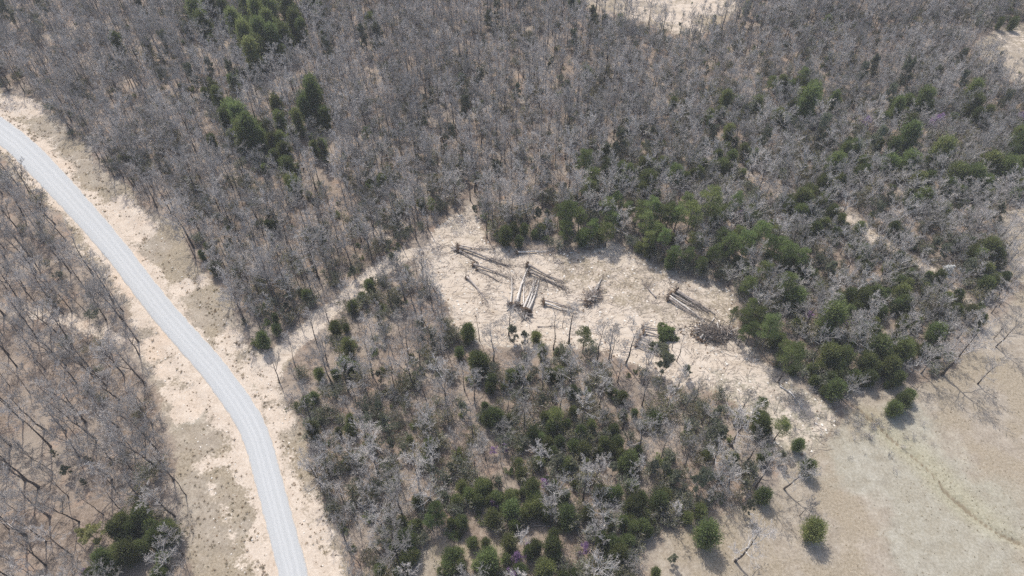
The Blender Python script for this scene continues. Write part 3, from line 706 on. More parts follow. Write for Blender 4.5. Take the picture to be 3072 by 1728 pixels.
# ------------------------------------------------------------------ bare trees: hand-placed ones first (foot and tip measured), then the woods
HERO = {}
HERO[(1024, 576)] = "1040 1120 950 900 thin-topped;1265 1085 1250 850 spreading grey;1420 1030 1440 945 slender;1600 1190 1615 890 thin-topped;1670 1025 1700 900 thin-topped;1720 1140 1785 870 thin-topped;1130 1130 1100 1000 thin-topped;2035 1260 2085 1000 slender;890 1150 890 1010 thin-topped;620 640 590 430 thin-topped;570 620 510 440 thin-topped;730 950 720 690 slender;780 1000 730 730 slender"
HERO[(2048, 576)] = "1960 1380 2110 1000 spreading grey;2225 1449 2380 1270 spreading grey;2365 1170 2520 960 spreading grey;2185 1190 2290 1030 slender;2345 1110 2460 960 tall forked;2110 1230 2150 1090 slender"
HERO[(2048, 1152)] = "395 1335 440 1130 broad pale-limbed;880 995 940 850 slender;930 1030 985 900 slender;765 790 800 610 broad pale-limbed;345 780 410 620 broad pale-limbed;140 300 220 130 tall forked;325 1060 370 990 slender;690 222 742 110 thin-topped;280 170 350 30 slender;110 480 160 350 thin-topped;800 410 840 330 slender"
HERO[(0, 1152)] = "1205 640 1010 330 crooked;990 310 870 80 crooked;890 330 790 30 crooked;1405 840 1320 610 slender;1385 1290 1300 1080 slender;295 780 100 430 crooked;930 965 760 800 crooked;600 420 560 150 slender;240 560 100 430 tall straight;540 1290 330 1090 tall straight;1100 170 1060 0 tall forked;130 960 0 830 tall straight;600 1040 480 800 crooked;90 1340 0 1240 crooked;660 1440 500 1290 tall straight;1290 1420 1230 1270 broad pale-limbed"
HERO[(0, 576)] = "790 760 690 480 tall straight;930 900 830 590 tall straight;1045 1130 930 780 tall straight;1050 1230 900 1000 tall forked;480 920 330 740 crooked;720 1200 610 970 slender;840 1330 870 1180 crooked;340 1340 230 1100 tall straight;665 1310 520 1080 tall straight;1090 1440 960 1120 tall forked;250 980 100 800 tall straight;20 1080 0 900 crooked;540 900 440 650 tall straight;360 380 210 150 tall forked;180 420 60 220 tall straight;200 80 170 0 slender;2110 1440 1990 1210 tall forked;2230 1320 2170 1070 slender;2480 980 2440 800 tall straight"
SPX = {(1700, 760): "30 1155 145 640 tall straight;1345 1225 1440 930 thin-topped;1405 1385 1540 1040 thin-topped;1445 1300 1500 1150 thin-topped;540 1370 655 910 tall forked;760 1430 870 950 spreading grey;1060 1430 1130 1180 slender;1000 1290 1060 1060 slender;390 1400 400 880 tall straight;2085 1030 2030 820 slender"}
bare = []                 # x, y, height, proto index, hero
def hero(px0, py0, px1, py1, form):
    x, y = G(px0, py0); g = zat(x, y)
    best = min((math.hypot(proj(x, y, g + h)[1] - py1, 0.3 * (proj(x, y, g + h)[0] - px1)), h) for h in [4 + 0.25 * k for k in range(64)])
    bare.append([x, y, min(best[1], 17.5), RNG.choice(FORMS[form]), True])
for (ox, oy), txt in HERO.items():
    for it in txt.split(";"):
        a = it.split(); hero(*Z(ox, oy, float(a[0]), float(a[1])), *Z(ox, oy, float(a[2]), float(a[3])), " ".join(a[4:]))
for (ox, oy), txt in SPX.items():
    for it in txt.split(";"):
        a = it.split(); s_ = 4.262
        hero(ox + float(a[0]) / s_, oy + float(a[1]) / s_, ox + float(a[2]) / s_, oy + float(a[3]) / s_, " ".join(a[4:]))

OPEN = np.maximum.reduce([Zv, Zc, Zf, Zg, np.clip(Zk * 1.2, 0, 1), Zt, Zr, T2 * 0.65, T1 * 0.9])
cell = {}
def cadd(x, y, r): cell.setdefault((int(x // 5), int(y // 5)), []).append((x, y, r))
def clash(x, y, r):
    i, j = int(x // 5), int(y // 5)
    for a in (-1, 0, 1):
        for b in (-1, 0, 1):
            for (u, v, q) in cell.get((i + a, j + b), ()):
                if (u - x) ** 2 + (v - y) ** 2 < (0.5 * (r + q)) ** 2: return True
    return False
for b in bare: cadd(b[0], b[1], 3.0)
cadd(*G(*Z(0, 1152, 705, 1150), 2.3), 6.0); cadd(*G(*Z(0, 1152, 640, 1280)), 6.0)
for e in evergreens:
    far = e[6] > 1.2; cadd(e[0], e[1], max(e[2] * (1.25 if far else 0.85), 1.4))
    stand = far and e[4] < 1100
    for k in ((3.2, 6.5, 9.5, 12.5) if stand else ((3.2, 6.5) if far else (3.2,))):
        q_ = 1 - k / math.hypot(e[0], e[1]); cadd(e[0] * q_, e[1] * q_, e[2] * (1.3 if stand else (0.95 if far else 0.9)))
right_x = lambda y: 20 + 0.1 * y
for _ in range(110000):
    y = RNG.uniform(20, 292); hw = 80 + y * 0.62
    x = RNG.uniform(-hw, hw)
    if not (X0 + 2 < x < X1 - 2): continue
    if at(OPEN, x, y) > 0.28: continue
    sightx, sighty = [x * (1 + k) for k in (0.04, 0.07, 0.10)], [y * (1 + k) for k in (0.04, 0.07, 0.10)]
    if any(at(Zk, u, v) > 0.5 for u, v in zip(sightx, sighty)) and RNG.random() < 0.95: continue
    if any(at(Zt, u, v) > 0.5 for u, v in zip(sightx, sighty)) and RNG.random() < 0.75: continue
    if x > 22 and any(at(Zc, u, v) > 0.5 for u, v in zip(sightx, sighty)) and RNG.random() < 0.7: continue
    if any(max(at(T2, u, v), at(T1, u, v)) > 0.4 for u, v in zip(sightx, sighty)) and RNG.random() < 0.8: continue
    px, py, dep = proj(x, y, 6)
    left = at(D_ROAD, x, y) < 400 and px < 1536 and (px / KO) < np.interp(py / KO, [300, 523, 700, 858, 997, 1125, 1315, 1449], [-50, 200, 345, 475, 587, 653, 704, 738])
    lowerwood = (not left) and y < 95 and px < 2500
    rightwood = px > 1900 and y < 215
    cl = fbm(np.array(x * 0.05), np.array(y * 0.05), 7)
    r = 3.9 if left else (3.4 if lowerwood else (2.75 if rightwood else 2.75))
    r *= 0.8 + 0.5 * float(cl)
    if clash(x, y, r): continue
    u = RNG.random()
    if left:
        form = "crooked" if u < 0.25 else ("tall straight" if u < 0.5 else ("tall forked" if u < 0.68 else ("slender" if u < 0.88 else "spreading grey"))); h = RNG.uniform(11.5, 16)
    elif lowerwood:
        form = "slender" if u < 0.30 else ("tall straight" if u < 0.52 else ("broad pale-limbed" if u < (0.72 if px > 1250 else 0.57) else ("spreading grey" if u < 0.86 else "tall forked"))); h = RNG.uniform(9, 13.5)
    elif rightwood:
        form = "broad pale-limbed" if u < 0.36 else ("spreading grey" if u < 0.7 else ("slender" if u < 0.9 else "tall forked")); h = RNG.uniform(7, 10.5)
    else:
        form = "tall straight" if u < 0.48 else ("slender" if u < 0.68 else ("tall forked" if u < 0.8 else ("spreading grey" if u < 0.93 else "broad pale-limbed"))); h = RNG.uniform(10, 15)
    if form == "slender": h *= 0.85
    if form == "broad pale-limbed": h = min(h, 10.5) * 0.92
    cadd(x, y, r); bare.append([x, y, h, RNG.choice(FORMS[form]), False])

# ------------------------------------------------------------------ labels: each thing by its look and the landmark next to it
LAND = [((60, 560), "in the left wood's upper end"), ((200, 640), "on the left roadside wood edge"), ((60, 720), "above the faint left trail"), ((230, 760), "above the faint trail's end"), ((90, 880), "just below the faint left trail"),
        ((280, 900), "where faint trail meets verge"), ((70, 1030), "midway down the left picture edge"), ((220, 1040), "midway in the left wood"), ((380, 1030), "on the left verge's wood edge"), ((60, 1200), "low on the left picture edge"), ((230, 1180), "in the lower left wood"),
        ((390, 1200), "beside the lower left grassy verge"), ((80, 1370), "in the bottom left corner"), ((230, 1330), "beside the bottom left cedar clump"), ((400, 1370), "right of the bottom left cedar clump"), ((800, 980), "below the track's road end"), ((790, 1120), "right of the road bend"),
        ((880, 1260), "by the roadside sandy gap"), ((920, 1400), "left of the bottom glade"), ((900, 900), "below the dirt track"), ((1030, 780), "between dirt track and clearing"), ((960, 1050), "in the lower wood's left half"), ((1050, 1180), "above the small sandy gap"),
        ((1130, 930), "below the clearing's left end"), ((1200, 1060), "further below the felled trunks"), ((1180, 1250), "above the bottom glade"), ((1250, 1400), "in the bottom glade's cedar row"), ((1330, 930), "below the middle of the clearing"), ((1380, 1120), "in the heart of the lower wood"),
        ((1400, 1260), "among the lower wood's blossom"), ((1450, 1390), "at the bottom edge right of the glade"), ((1520, 960), "below the row of felled trunks"), ((1560, 1130), "in the lower wood's right half"), ((1600, 1280), "in the cedars near the bottom centre"), ((1700, 1060), "below the clearing's right arm"),
        ((1750, 1200), "between clearing arm and pasture"), ((1850, 1130), "at the clearing arm's lower tip"), ((1800, 1330), "on the pasture's left edge"), ((2000, 1300), "standing in the pasture's left part"), ((2000, 1080), "beside the bleached deadwood"), ((1680, 880), "by the felled cedars"),
        ((640, 800), "on the right verge above the track"), ((760, 760), "above the dirt track's road end"), ((900, 640), "above the dirt track's middle"), ((560, 600), "on the right roadside wood edge"), ((1050, 520), "above the clearing's upper left corner"), ((1300, 560), "above the clearing's upper edge"),
        ((1500, 560), "in the pines above the clearing"), ((1700, 620), "on the clearing's upper right edge"), ((1900, 720), "at the clearing's right end"), ((1650, 450), "in the evergreens above the clearing"), ((1900, 560), "in the pine belt right of the clearing"), ((1980, 850), "right of the brush pile"), ((2050, 950), "on the pine belt's lower edge"),
        ((2200, 900), "at the right wood's lower edge"), ((2350, 900), "near the right wood's field corner"), ((2500, 960), "at the pasture's upper right corner"), ((2250, 1040), "at the head of the pasture ditch"), ((2100, 700), "in the right wood's middle"), ((2250, 760), "below the right wood's trail"), ((2380, 660), "beside the right trail's lower end"),
        ((2250, 560), "above the right wood's trail"), ((2450, 500), "near the right picture edge"), ((2520, 720), "by the bare strip on the right edge"), ((2050, 420), "in the upper right cedars"), ((2250, 350), "in the upper right wood"), ((2480, 330), "in the right edge's upper cedars"), ((2000, 240), "round the big upper right cedar"),
        ((1750, 60), "by the eroded slope at the top"), ((2500, 100), "at the top right field corner"), ((2150, 100), "in the top right wood"), ((1350, 60), "near the top centre edge"), ((1500, 250), "in the upper centre wood"), ((1150, 250), "in the upper wood left of centre"), ((650, 80), "in the top left cedar stand"),
        ((850, 130), "right of the top left cedar stand"), ((250, 120), "in the top left wood"), ((720, 400), "in the upper left cedar streak"), ((500, 350), "left of the upper cedar streak"), ((900, 400), "right of the upper cedar streak"), ((320, 330), "above the road's upper end")]
ORD = ["", "first", "second", "third", "fourth", "fifth", "sixth", "seventh", "eighth", "ninth", "tenth", "eleventh", "twelfth", "thirteenth", "fourteenth", "fifteenth", "sixteenth", "seventeenth", "eighteenth", "nineteenth", "twentieth", "twenty-first", "twenty-second", "twenty-third", "twenty-fourth", "twenty-fifth", "twenty-sixth", "twenty-seventh", "twenty-eighth", "twenty-ninth", "thirtieth"]
NUM = ["", "one", "two", "three", "four", "five", "six", "seven", "eight", "nine", "ten", "eleven", "twelve", "thirteen", "fourteen", "fifteen", "sixteen", "seventeen", "eighteen", "nineteen", "twenty", "twenty-one", "twenty-two", "twenty-three", "twenty-four", "twenty-five", "twenty-six", "twenty-seven", "twenty-eight", "twenty-nine", "thirty"]
def landmark(px, py):
    return min(LAND, key=lambda l: (l[0][0] - px / KO) ** 2 + (l[0][1] - py / KO) ** 2)[1]
pending = {}
def say(o, look, noun, px, py): pending.setdefault((look, noun, landmark(px, py)), []).append((px, o))
def write_labels():
    for (look, noun, pl), L in pending.items():
        L.sort(key=lambda t: t[0]); n = len(L)
        for i, (_, o) in enumerate(L):
            if n == 1: t = f"{look} {noun} {pl}"
            elif n == 2: t = f"{'left' if i == 0 else 'right'} one of two {look} {noun}s {pl}"
            else: t = f"{ORD[min(i + 1, 30)]} from left of {NUM[min(n, 30)]} {look} {noun}s {pl}"
            o["label"] = t

# ------------------------------------------------------------------ evergreens as things
for i, (x, y, R, k, px, py, tall) in enumerate(evergreens):
    pr = EVER[k][i % len(EVER[k])]
    sxy = R / pr[1] * 1.04
    if k == "pine": sz = min(max(sxy, 0.62), 1.15)
    else: sz = sxy * tall * RNG.uniform(0.93, 1.1)
    nm = {"cedar": "cedar_tree", "pine": "pine_tree", "greygreen": "leafing_tree"}[k]
    e = place(pr, nm, x, y, RNG.uniform(0, 6.28), (sxy, sxy, sz))
    e["category"] = {"cedar": "cedar", "pine": "pine", "greygreen": "leafing tree"}[k]
    e["group"] = {"cedar": "dark green cedars", "pine": "pines with bare lower trunks", "greygreen": "trees just coming into leaf"}[k]
    look = {"cedar": "large" if R > 2.9 else ("small" if R < 1.7 else "dark green"), "pine": "round-topped", "greygreen": "hazy grey-green"}[k]
    say(e, look, {"cedar": "cedar", "pine": "pine", "greygreen": "leafing tree"}[k], px, py)

# ------------------------------------------------------------------ bare trees: the 300 that show largest are things, the rest of the wood is one mass
def shown(b):
    px, py, d = proj(b[0], b[1], b[2] * 0.6)
    return -20 < px < 3092 and -20 < py < 1748
order = sorted([b for b in bare if shown(b)], key=lambda b: (not b[4], proj(b[0], b[1], b[2])[2] / b[2] ** 0.5))
single = order[:300]; sset = set(id(b) for b in single)
for b in single:
    pr = BARE[b[3]]; s = b[2] / pr[1]
    e = place((pr[2], pr[3]), "bare_tree", b[0], b[1], RNG.uniform(0, 6.28), (s * RNG.uniform(0.92, 1.08), s * RNG.uniform(0.92, 1.08), s))
    e["category"] = "bare tree"; e["group"] = "leafless trees nearest the camera"
    px, py, _ = proj(b[0], b[1], b[2] * 0.55)
    say(e, pr[0], "bare tree", px, py)
rest = [b for b in bare if id(b) not in sset]

def scatter(name, pts, meshes, label, cat):
    """one mass of plants or litter: pts = (x, y, z, rx, ry, rz, sx, sy, sz, pick)"""
    coll = bpy.data.collections.new(name + "_kinds")
    for i, me in enumerate(meshes):
        coll.objects.link(bpy.data.objects.new("%s_kind_%02d" % (name, i), me))
    A = np.array(pts, float); me = bpy.data.meshes.new(name)
    me.vertices.add(len(A)); me.vertices.foreach_set("co", A[:, :3].astype(np.float32).ravel())
    for nm, c in (("rot", A[:, 3:6]), ("siz", A[:, 6:9])):
        a = me.attributes.new(nm, 'FLOAT_VECTOR', 'POINT'); a.data.foreach_set("vector", c.astype(np.float32).ravel())
    a = me.attributes.new("pick", 'INT', 'POINT'); a.data.foreach_set("value", A[:, 9].astype(np.int32))
    me.update()
    o = tag(link(name, me), label, cat, kind="stuff")
    ng = bpy.data.node_groups.new(name, 'GeometryNodeTree')
    ng.interface.new_socket("Geometry", in_out='INPUT', socket_type='NodeSocketGeometry')
    ng.interface.new_socket("Geometry", in_out='OUTPUT', socket_type='NodeSocketGeometry')
    nn, L = ng.nodes, ng.links
    gi, go = nn.new("NodeGroupInput"), nn.new("NodeGroupOutput")
    ci = nn.new("GeometryNodeCollectionInfo"); ci.inputs["Collection"].default_value = coll
    ci.inputs["Separate Children"].default_value = True; ci.inputs["Reset Children"].default_value = True
    ip = nn.new("GeometryNodeInstanceOnPoints"); ip.inputs["Pick Instance"].default_value = True
    def attr(nm, t):
        n = nn.new("GeometryNodeInputNamedAttribute"); n.data_type = t; n.inputs["Name"].default_value = nm
        return next(s for s in n.outputs if s.enabled and s.name == "Attribute")
    er = nn.new("FunctionNodeEulerToRotation"); L.new(attr("rot", 'FLOAT_VECTOR'), er.inputs[0])
    L.new(gi.outputs[0], ip.inputs["Points"]); L.new(ci.outputs[0], ip.inputs["Instance"])
    L.new(attr("pick", 'INT'), ip.inputs["Instance Index"]); L.new(er.outputs[0], ip.inputs["Rotation"])
    L.new(attr("siz", 'FLOAT_VECTOR'), ip.inputs["Scale"]); L.new(ip.outputs[0], go.inputs[0])
    o.modifiers.new("scatter", 'NODES').node_group = ng
    return o

P_ = []
for b in rest:
    s = b[2] / BARE[b[3]][1]
    P_.append((b[0], b[1], zat(b[0], b[1]), 0, 0, RNG.uniform(0, 6.28), s, s, s, b[3]))
scatter("bare_woodland", P_, [b[4] for b in BARE], "wide grey leafless woodland filling the middle and top of the view", "woodland")

LIME = G(*Z(0, 1152, 705, 1150), 2.3)
P_ = []
for (x, y, R, k, px, py, tall) in evergreens:
    if k == "greygreen" or (px > 2250 and py > 1230): continue
    rw = k == "cedar" and px > 1800 and 250 < py < 900
    for _ in range(RNG.choice((1, 2, 3)) if rw else (RNG.choice((1, 1, 2, 2)) if k == "cedar" else RNG.choice((0, 1)))):
        a = RNG.uniform(0, 6.28); d = RNG.uniform(1.6, 9.0 if tall > 1.5 else (3.0 if px < 620 and py > 1480 else 5.0)); u, v = x + d * math.cos(a), y + d * math.sin(a)
        if at(OPEN, u, v) > 0.25 or math.hypot(u - LIME[0], v - LIME[1]) < 4.2: continue
        q = RNG.uniform(0.3, 0.62) * (1.5 if tall > 1.5 else (1.15 if rw else (1.5 if px < 620 and py > 1480 else 1.0))); P_.append((u, v, zat(u, v), 0, 0, RNG.uniform(0, 6.28), q, q, q * RNG.uniform(1.0, 1.5), RNG.randrange(4)))
MCJ = []
for pr in EVER["cedar"]:
    MCJ.append(pr[3])
scatter("young_cedars", P_, MCJ, "small young cedars filling in between the larger evergreens", "cedar thicket")

# ------------------------------------------------------------------ blossom trees, a lime-green shrub
def blossom(name, mat, seeds, H, spread, size, n):
    out = []
    for s in seeds:
        T, C, tips = bare_tree(s, H, r0=0.09, cb=0.22, spread=spread, up=0.5, nl=9, kids=(5, 4, 3), wander=0.04)
        pt_on(tips, C, random.Random(s), n, size, 3)
        out.append((H, spread, T.mesh("trunk", [M_TRUNK]), C.mesh("crown", MATS_B + [mat])))
    return out
RB = blossom("redbud", M_REDBUD, (201, 202), 4.6, 1.9, 0.2, 1900)
WB = blossom("white", M_WHITE, (211,), 5.0, 2.0, 0.2, 3200)
LB = blossom("lime", M_LIME, (221,), 4.6, 2.2, 0.24, 3600)
for (ox, oy, zx, zy, r_) in [(1024, 1152, 1540, 745, 50), (1024, 1152, 1150, 885, 50), (1024, 1152, 1235, 450, 38), (1024, 1152, 1330, 1320, 58), (1024, 1152, 1420, 1220, 44), (1024, 1152, 1830, 1240, 55), (1024, 1152, 1610, 100, 38), (1024, 1152, 1310, 1430, 55), (1024, 1152, 1150, 490, 36),
                             (2048, 576, 960, 930, 46), (2048, 576, 430, 160, 38), (2048, 0, 1900, 930, 55), (2048, 0, 2540, 905, 46), (2048, 0, 1370, 930, 46), (0, 1152, 640, 1430, 50), (1024, 1152, 2350, 1050, 34), (2048, 576, 1240, 990, 34), (2048, 1152, 110, 930, 45)]:
    px, py = Z(ox, oy, zx, zy); x, y = G(px, py, 2.4); d = CAM_H / -ray(px, py)[2]; s = r_ / ZR / F_PX * d / 2.1
    e = place(RB[RNG.randrange(2)], "redbud_tree", x, y, RNG.uniform(0, 6.28), s); e["category"] = "redbud"; e["group"] = "flowering redbuds"
    say(e, "purple blossoming", "redbud", px, py)
for (ox, oy, zx, zy, r_) in [(2048, 576, 1995, 580, 56), (2048, 576, 530, 40, 24), (1024, 0, 10, 1120, 26), (2048, 0, 1740, 212, 16), (2048, 0, 545, 760, 28)]:
    px, py = Z(ox, oy, zx, zy); x, y = G(px, py, 3.0); d = CAM_H / -ray(px, py)[2]; s = r_ / ZR / F_PX * d / 2.2
    e = place(WB[0], "white_blossom_tree", x, y, RNG.uniform(0, 6.28), s); e["category"] = "blossom tree"; e["group"] = "white flowering trees"
    say(e, "white blossoming", "tree", px, py)
px, py = Z(0, 1152, 705, 1150); x, y = G(px, py, 2.3)
e = place(LB[0], "leafing_shrub", x, y, 1.0, 1.0); tag(e, "pale lime-green shrub beside the bottom left cedar clump", "shrub")

# ------------------------------------------------------------------ felled trees with torn-up roots
def root_ball(r, R):
    m = MB(); ns, nr = 9, 5; b = []
    for i in range(nr):
        t = i / (nr - 1); rr = R * (0.35, 0.9, 1.0, 0.75, 0.3)[i]
        for j in range(ns):
            a = 6.283 * j / ns
            q = rr * r.uniform(0.72, 1.2)
            m.v.append(Vector((-R * 0.25 + t * R * 0.7 + r.uniform(-0.08, 0.08) * R, math.cos(a) * q, math.sin(a) * q)))
    for i in range(nr - 1):
        for j in range(ns): m.f.append((i * ns + j, i * ns + (j + 1) % ns, (i + 1) * ns + (j + 1) % ns, (i + 1) * ns + j)); m.m.append(0)
    m.f.append(tuple(range(ns))[::-1]); m.m.append(0); m.f.append(tuple((nr - 1) * ns + j for j in range(ns))); m.m.append(0)
    for _ in range(16):
        a = r.uniform(0, 6.283); d = Vector((-r.uniform(0.1, 0.9), math.cos(a), math.sin(a))).normalized()
        p = d * R * 0.6; q = p + (d + rv(r, 0.5)) * R * r.uniform(0.5, 1.1)
        m.tube([p, p.lerp(q, 0.5) + rv(r, 0.1), q], [0.07, 0.045, 0.015], 3, 1)
    return m

def felled(a, b, r0, seed, label, name="felled_tree", pale=False, bend=0.03, ball=0.75, foliage=None, nb=9, group="felled trees lying in the clearing", branchy=1.0):
    r = random.Random(seed)
    ax, ay = G(*a); bx, by = G(*b); L = math.hypot(bx - ax, by - ay)
    rot = math.atan2(by - ay, bx - ax)
    za, zb = zat(ax, ay), zat(bx, by)
    e = empty(name, (ax, ay, za), rot)
    lift = ball * 0.62 if ball else r0
    def gz(t): return zat(ax + (bx - ax) * t, ay + (by - ay) * t) - za
    n = 9; pts = []; ph = r.uniform(0, 6.28)
    for i in range(n):
        t = i / (n - 1)
        pts.append(Vector((L * t * 0.97, math.sin(t * 3.0 + ph) * bend * L * t * (1 - 0.3 * t) * 1.5, gz(t) + lift * (1 - t) ** 1.5 + r0 * 0.8 + 0.12 * math.sin(5 * t + ph) ** 2)))
    T = MB(); T.tube(pts, [r0 * (1.25 if i == 0 else 1.0 - 0.68 * (i / (n - 1))) for i in range(n)], 7, 0, True)
    link("trunk", T.mesh("trunk", [M_LOGPALE if pale else M_LOG], True), e)
    Bm = MB(); tips = []
    for i in range(nb):
        t = 0.42 + 0.55 * (i + r.random()) / nb; x = t * (n - 1); k = min(int(x), n - 2); p = pts[k].lerp(pts[k + 1], x - k)
        sgn = 1 if i % 2 else -1
        d = Vector((r.uniform(0.75, 1.1), sgn * r.uniform(0.15, 0.62), r.uniform(-0.02, 0.30))).normalized()
        grow(Bm, r, p, d, L * r.uniform(0.16, 0.30) * (1.2 - 0.5 * t) * branchy, r0 * 0.4 * (1.2 - t), 0, (4, 4, 3), (0, 1, 1), tips, droop=0.13)
    for i, v in enumerate(Bm.v):
        fz_ = zat(*(Matrix.Rotation(rot, 2) @ Vector((v.x, v.y)) + Vector((ax, ay)))) - za
        if v.z < fz_ + 0.04: Bm.v[i] = Vector((v.x, v.y, fz_ + 0.04))
    if foliage:
        pt_on(tips, Bm, r, 2600, 0.34, 2)
        for (p, d) in tips[::2]:
            evergreen_tufts(Bm, r, p, (0.35, 0.35, 0.25), 4, 0.35, 0.16, 2)
    link("branches", Bm.mesh("branches", [M_LOGPALE if pale else M_LOG, M_STICK, foliage or M_STICK]), e)
    if ball:
        rb = root_ball(r, ball); link("root_ball", rb.mesh("root_ball", [M_SOIL, M_STICK]), e, (0, 0, ball * 0.62))
    tag(e, label, "felled tree", group)
    return e

def q4(x, y): return 1240 + x / 4.2933, 700 + y / 4.2933
def q5(x, y): return 1700 + x / 4.262, 760 + y / 4.262
FE = [(q4(570, 180), q4(1010, 212), 0.16, "slim dark felled trunk, topmost of the fan at the clearing's upper left", {}),
      (q4(585, 205), q4(1290, 420), 0.24, "long thick felled tree crossing the fan at the clearing's upper left", dict(bend=0.05, ball=0.9, nb=12)),
      (q4(590, 235), q4(840, 400), 0.20, "short felled trunk, lowest of the fan sharing the upper left root heap", dict(nb=5)),
      (q4(770, 420), q4(1265, 592), 0.20, "felled tree with roots at the lower end of the upper left fan", dict(ball=0.85)),
      (q4(820, 472), q4(1115, 628), 0.12, "thin felled sapling below the upper left fan", dict(ball=0.5, nb=6)),
      (q4(690, 580), q4(985, 905), 0.20, "lone forked felled tree at the clearing's left end", dict(ball=0.7, nb=9, branchy=1.5)),
      (q4(1335, 265), q4(1830, 215), 0.17, "pale felled tree against the clearing's upper edge", dict(pale=True, ball=0.65, branchy=1.3)),
      (q4(1250, 935), q4(1275, 560), 0.17, "leftmost pale trunk of the central felled group", dict(pale=True, ball=0.9)),
      (q4(1330, 940), q4(1465, 420), 0.24, "longest pale trunk of the central felled group", dict(pale=True, ball=1.05)),
      (q4(1420, 950), q4(1440, 560), 0.12, "thinnest pale trunk between the central felled trunks", dict(pale=True, ball=0.5)),
      (q4(1415, 1000), q4(1560, 600), 0.20, "left trunk of the three with a big earthy root heap", dict(pale=True, ball=0.9)),
      (q4(1455, 1020), q4(1610, 585), 0.22, "middle trunk of the three with a big earthy root heap", dict(pale=True, ball=1.2)),
      (q4(1480, 1030), q4(1640, 570), 0.20, "right trunk of the three with a big earthy root heap", dict(pale=True, ball=1.1)),
      (q4(1465, 425), q4(1960, 655), 0.21, "felled tree running right from the central heap, upper one", dict(ball=0.95, branchy=1.3)),
      (q4(1490, 525), q4(2000, 730), 0.21, "felled tree running right from the central heap, lower one", dict(ball=0.8, branchy=1.3)),
      (q4(1640, 590), q4(1950, 700), 0.13, "thin felled trunk wedged between the two running right", dict(ball=0, nb=6)),
      (q4(1675, 880), q4(2100, 990), 0.18, "upper of two parallel felled trunks near the clearing's lower edge", dict(ball=0.7)),
      (q4(1680, 915), q4(2080, 1025), 0.19, "lower of two parallel felled trunks near the clearing's lower edge", dict(pale=True, ball=0.8)),
      (q5(1300, 600), q5(1740, 870), 0.20, "lowest trunk of the long parallel bundle on the right", dict(ball=0.8)),
      (q5(1305, 565), q5(1790, 880), 0.17, "second lowest trunk of the long parallel bundle on the right", dict(ball=0.7, pale=True)),
      (q5(1320, 535), q5(1760, 745), 0.20, "middle trunk of the long parallel bundle on the right", dict(ball=0.9)),
      (q5(1380, 510), q5(1830, 760), 0.18, "second highest trunk of the long parallel bundle on the right", dict(ball=0.95)),
      (q5(1400, 490), q5(1900, 800), 0.19, "topmost trunk of the long parallel bundle on the right", dict(ball=0.9)),
      (q5(975, 955), q5(1340, 1000), 0.15, "uppermost felled cedar with dark green foliage by the lower edge", dict(ball=0.6, foliage=M_CEDAR, nb=14)),
      (q5(980, 1015), q5(1370, 1105), 0.17, "felled cedar with the bushiest green top by the lower edge", dict(ball=0.75, foliage=M_CEDAR, nb=18)),
      (q5(930, 1080), q5(1250, 1220), 0.15, "felled tree below the two felled cedars, upper of three", dict(ball=0.75, foliage=M_GREYGREEN)),
      (q5(905, 1150), q5(1260, 1300), 0.17, "felled tree below the two felled cedars, middle of three", dict(ball=0.85, foliage=M_GREYGREEN)),
      (q5(885, 1185), q5(1180, 1330), 0.14, "felled tree below the two felled cedars, lowest of three", dict(ball=0.65)),
      (q5(265, 660), q5(450, 340), 0.24, "broken felled log standing out of the small brush pile", dict(pale=True, ball=1.0, nb=5)),
      (q5(285, 560), q5(470, 320), 0.15, "thin log beside the broken log of the small brush pile", dict(pale=True, ball=0, nb=3)),
      (q5(1140, 575), q5(1000, 400), 0.13, "small uprooted stump with tangled branches alone in the clearing", dict(ball=0, nb=14, branchy=2.0)),
      (q5(1690, 1120), q5(1905, 830), 0.20, "log leaning over the large brush pile", dict(pale=True, ball=0.8, nb=5))]
for i, (a, b, r0, lab, kw) in enumerate(FE): felled(a, b, r0 * 1.4, 300 + i, lab, **kw)
Zt2 = lambda ox, oy, x, y: Z(ox, oy, x, y)
for i, (a, b, r0, lab, kw) in enumerate([
        (Z(1024, 1152, 1945, 1135), Z(1024, 1152, 2040, 1010), 0.26, "pale fallen log in the lower wood's right half near the pasture", dict(pale=True, ball=0, nb=3)),
        (Z(1024, 1152, 1430, 1078), Z(1024, 1152, 1615, 1062), 0.15, "dark fallen branchy log near the bottom glade", dict(ball=0, nb=8)),
        (Z(2048, 0, 150 * 0 + 2400 - 2400 + 20, 870), Z(2048, 0, 60, 1000), 0.15, "fallen log on the forest floor in the upper right wood", dict(pale=True, ball=0, nb=2)),
        (Z(1024, 0, 2460, 870), Z(1024, 0, 2400, 810), 0.17, "pale fallen log below the eroded top slope", dict(pale=True, ball=0, nb=2)),
        (Z(2048, 1152, 20, 280), Z(2048, 1152, 90, 365), 0.17, "pale straight log on the floor below the clearing arm", dict(pale=True, ball=0, nb=1)),
        (Z(1024, 576, 1480, 1020), Z(1024, 576, 1625, 1015), 0.12, "thin fallen stem along the clearing's lower edge", dict(ball=0, nb=3)),
        (Z(1024, 1152, 2290, 920), Z(1024, 1152, 2230, 860), 0.17, "brown fallen log beside a cedar near the bottom right wood", dict(ball=0, nb=2))]):
    felled(a, b, r0, 380 + i, lab, name="fallen_log", group="fallen logs in the woods", **kw)

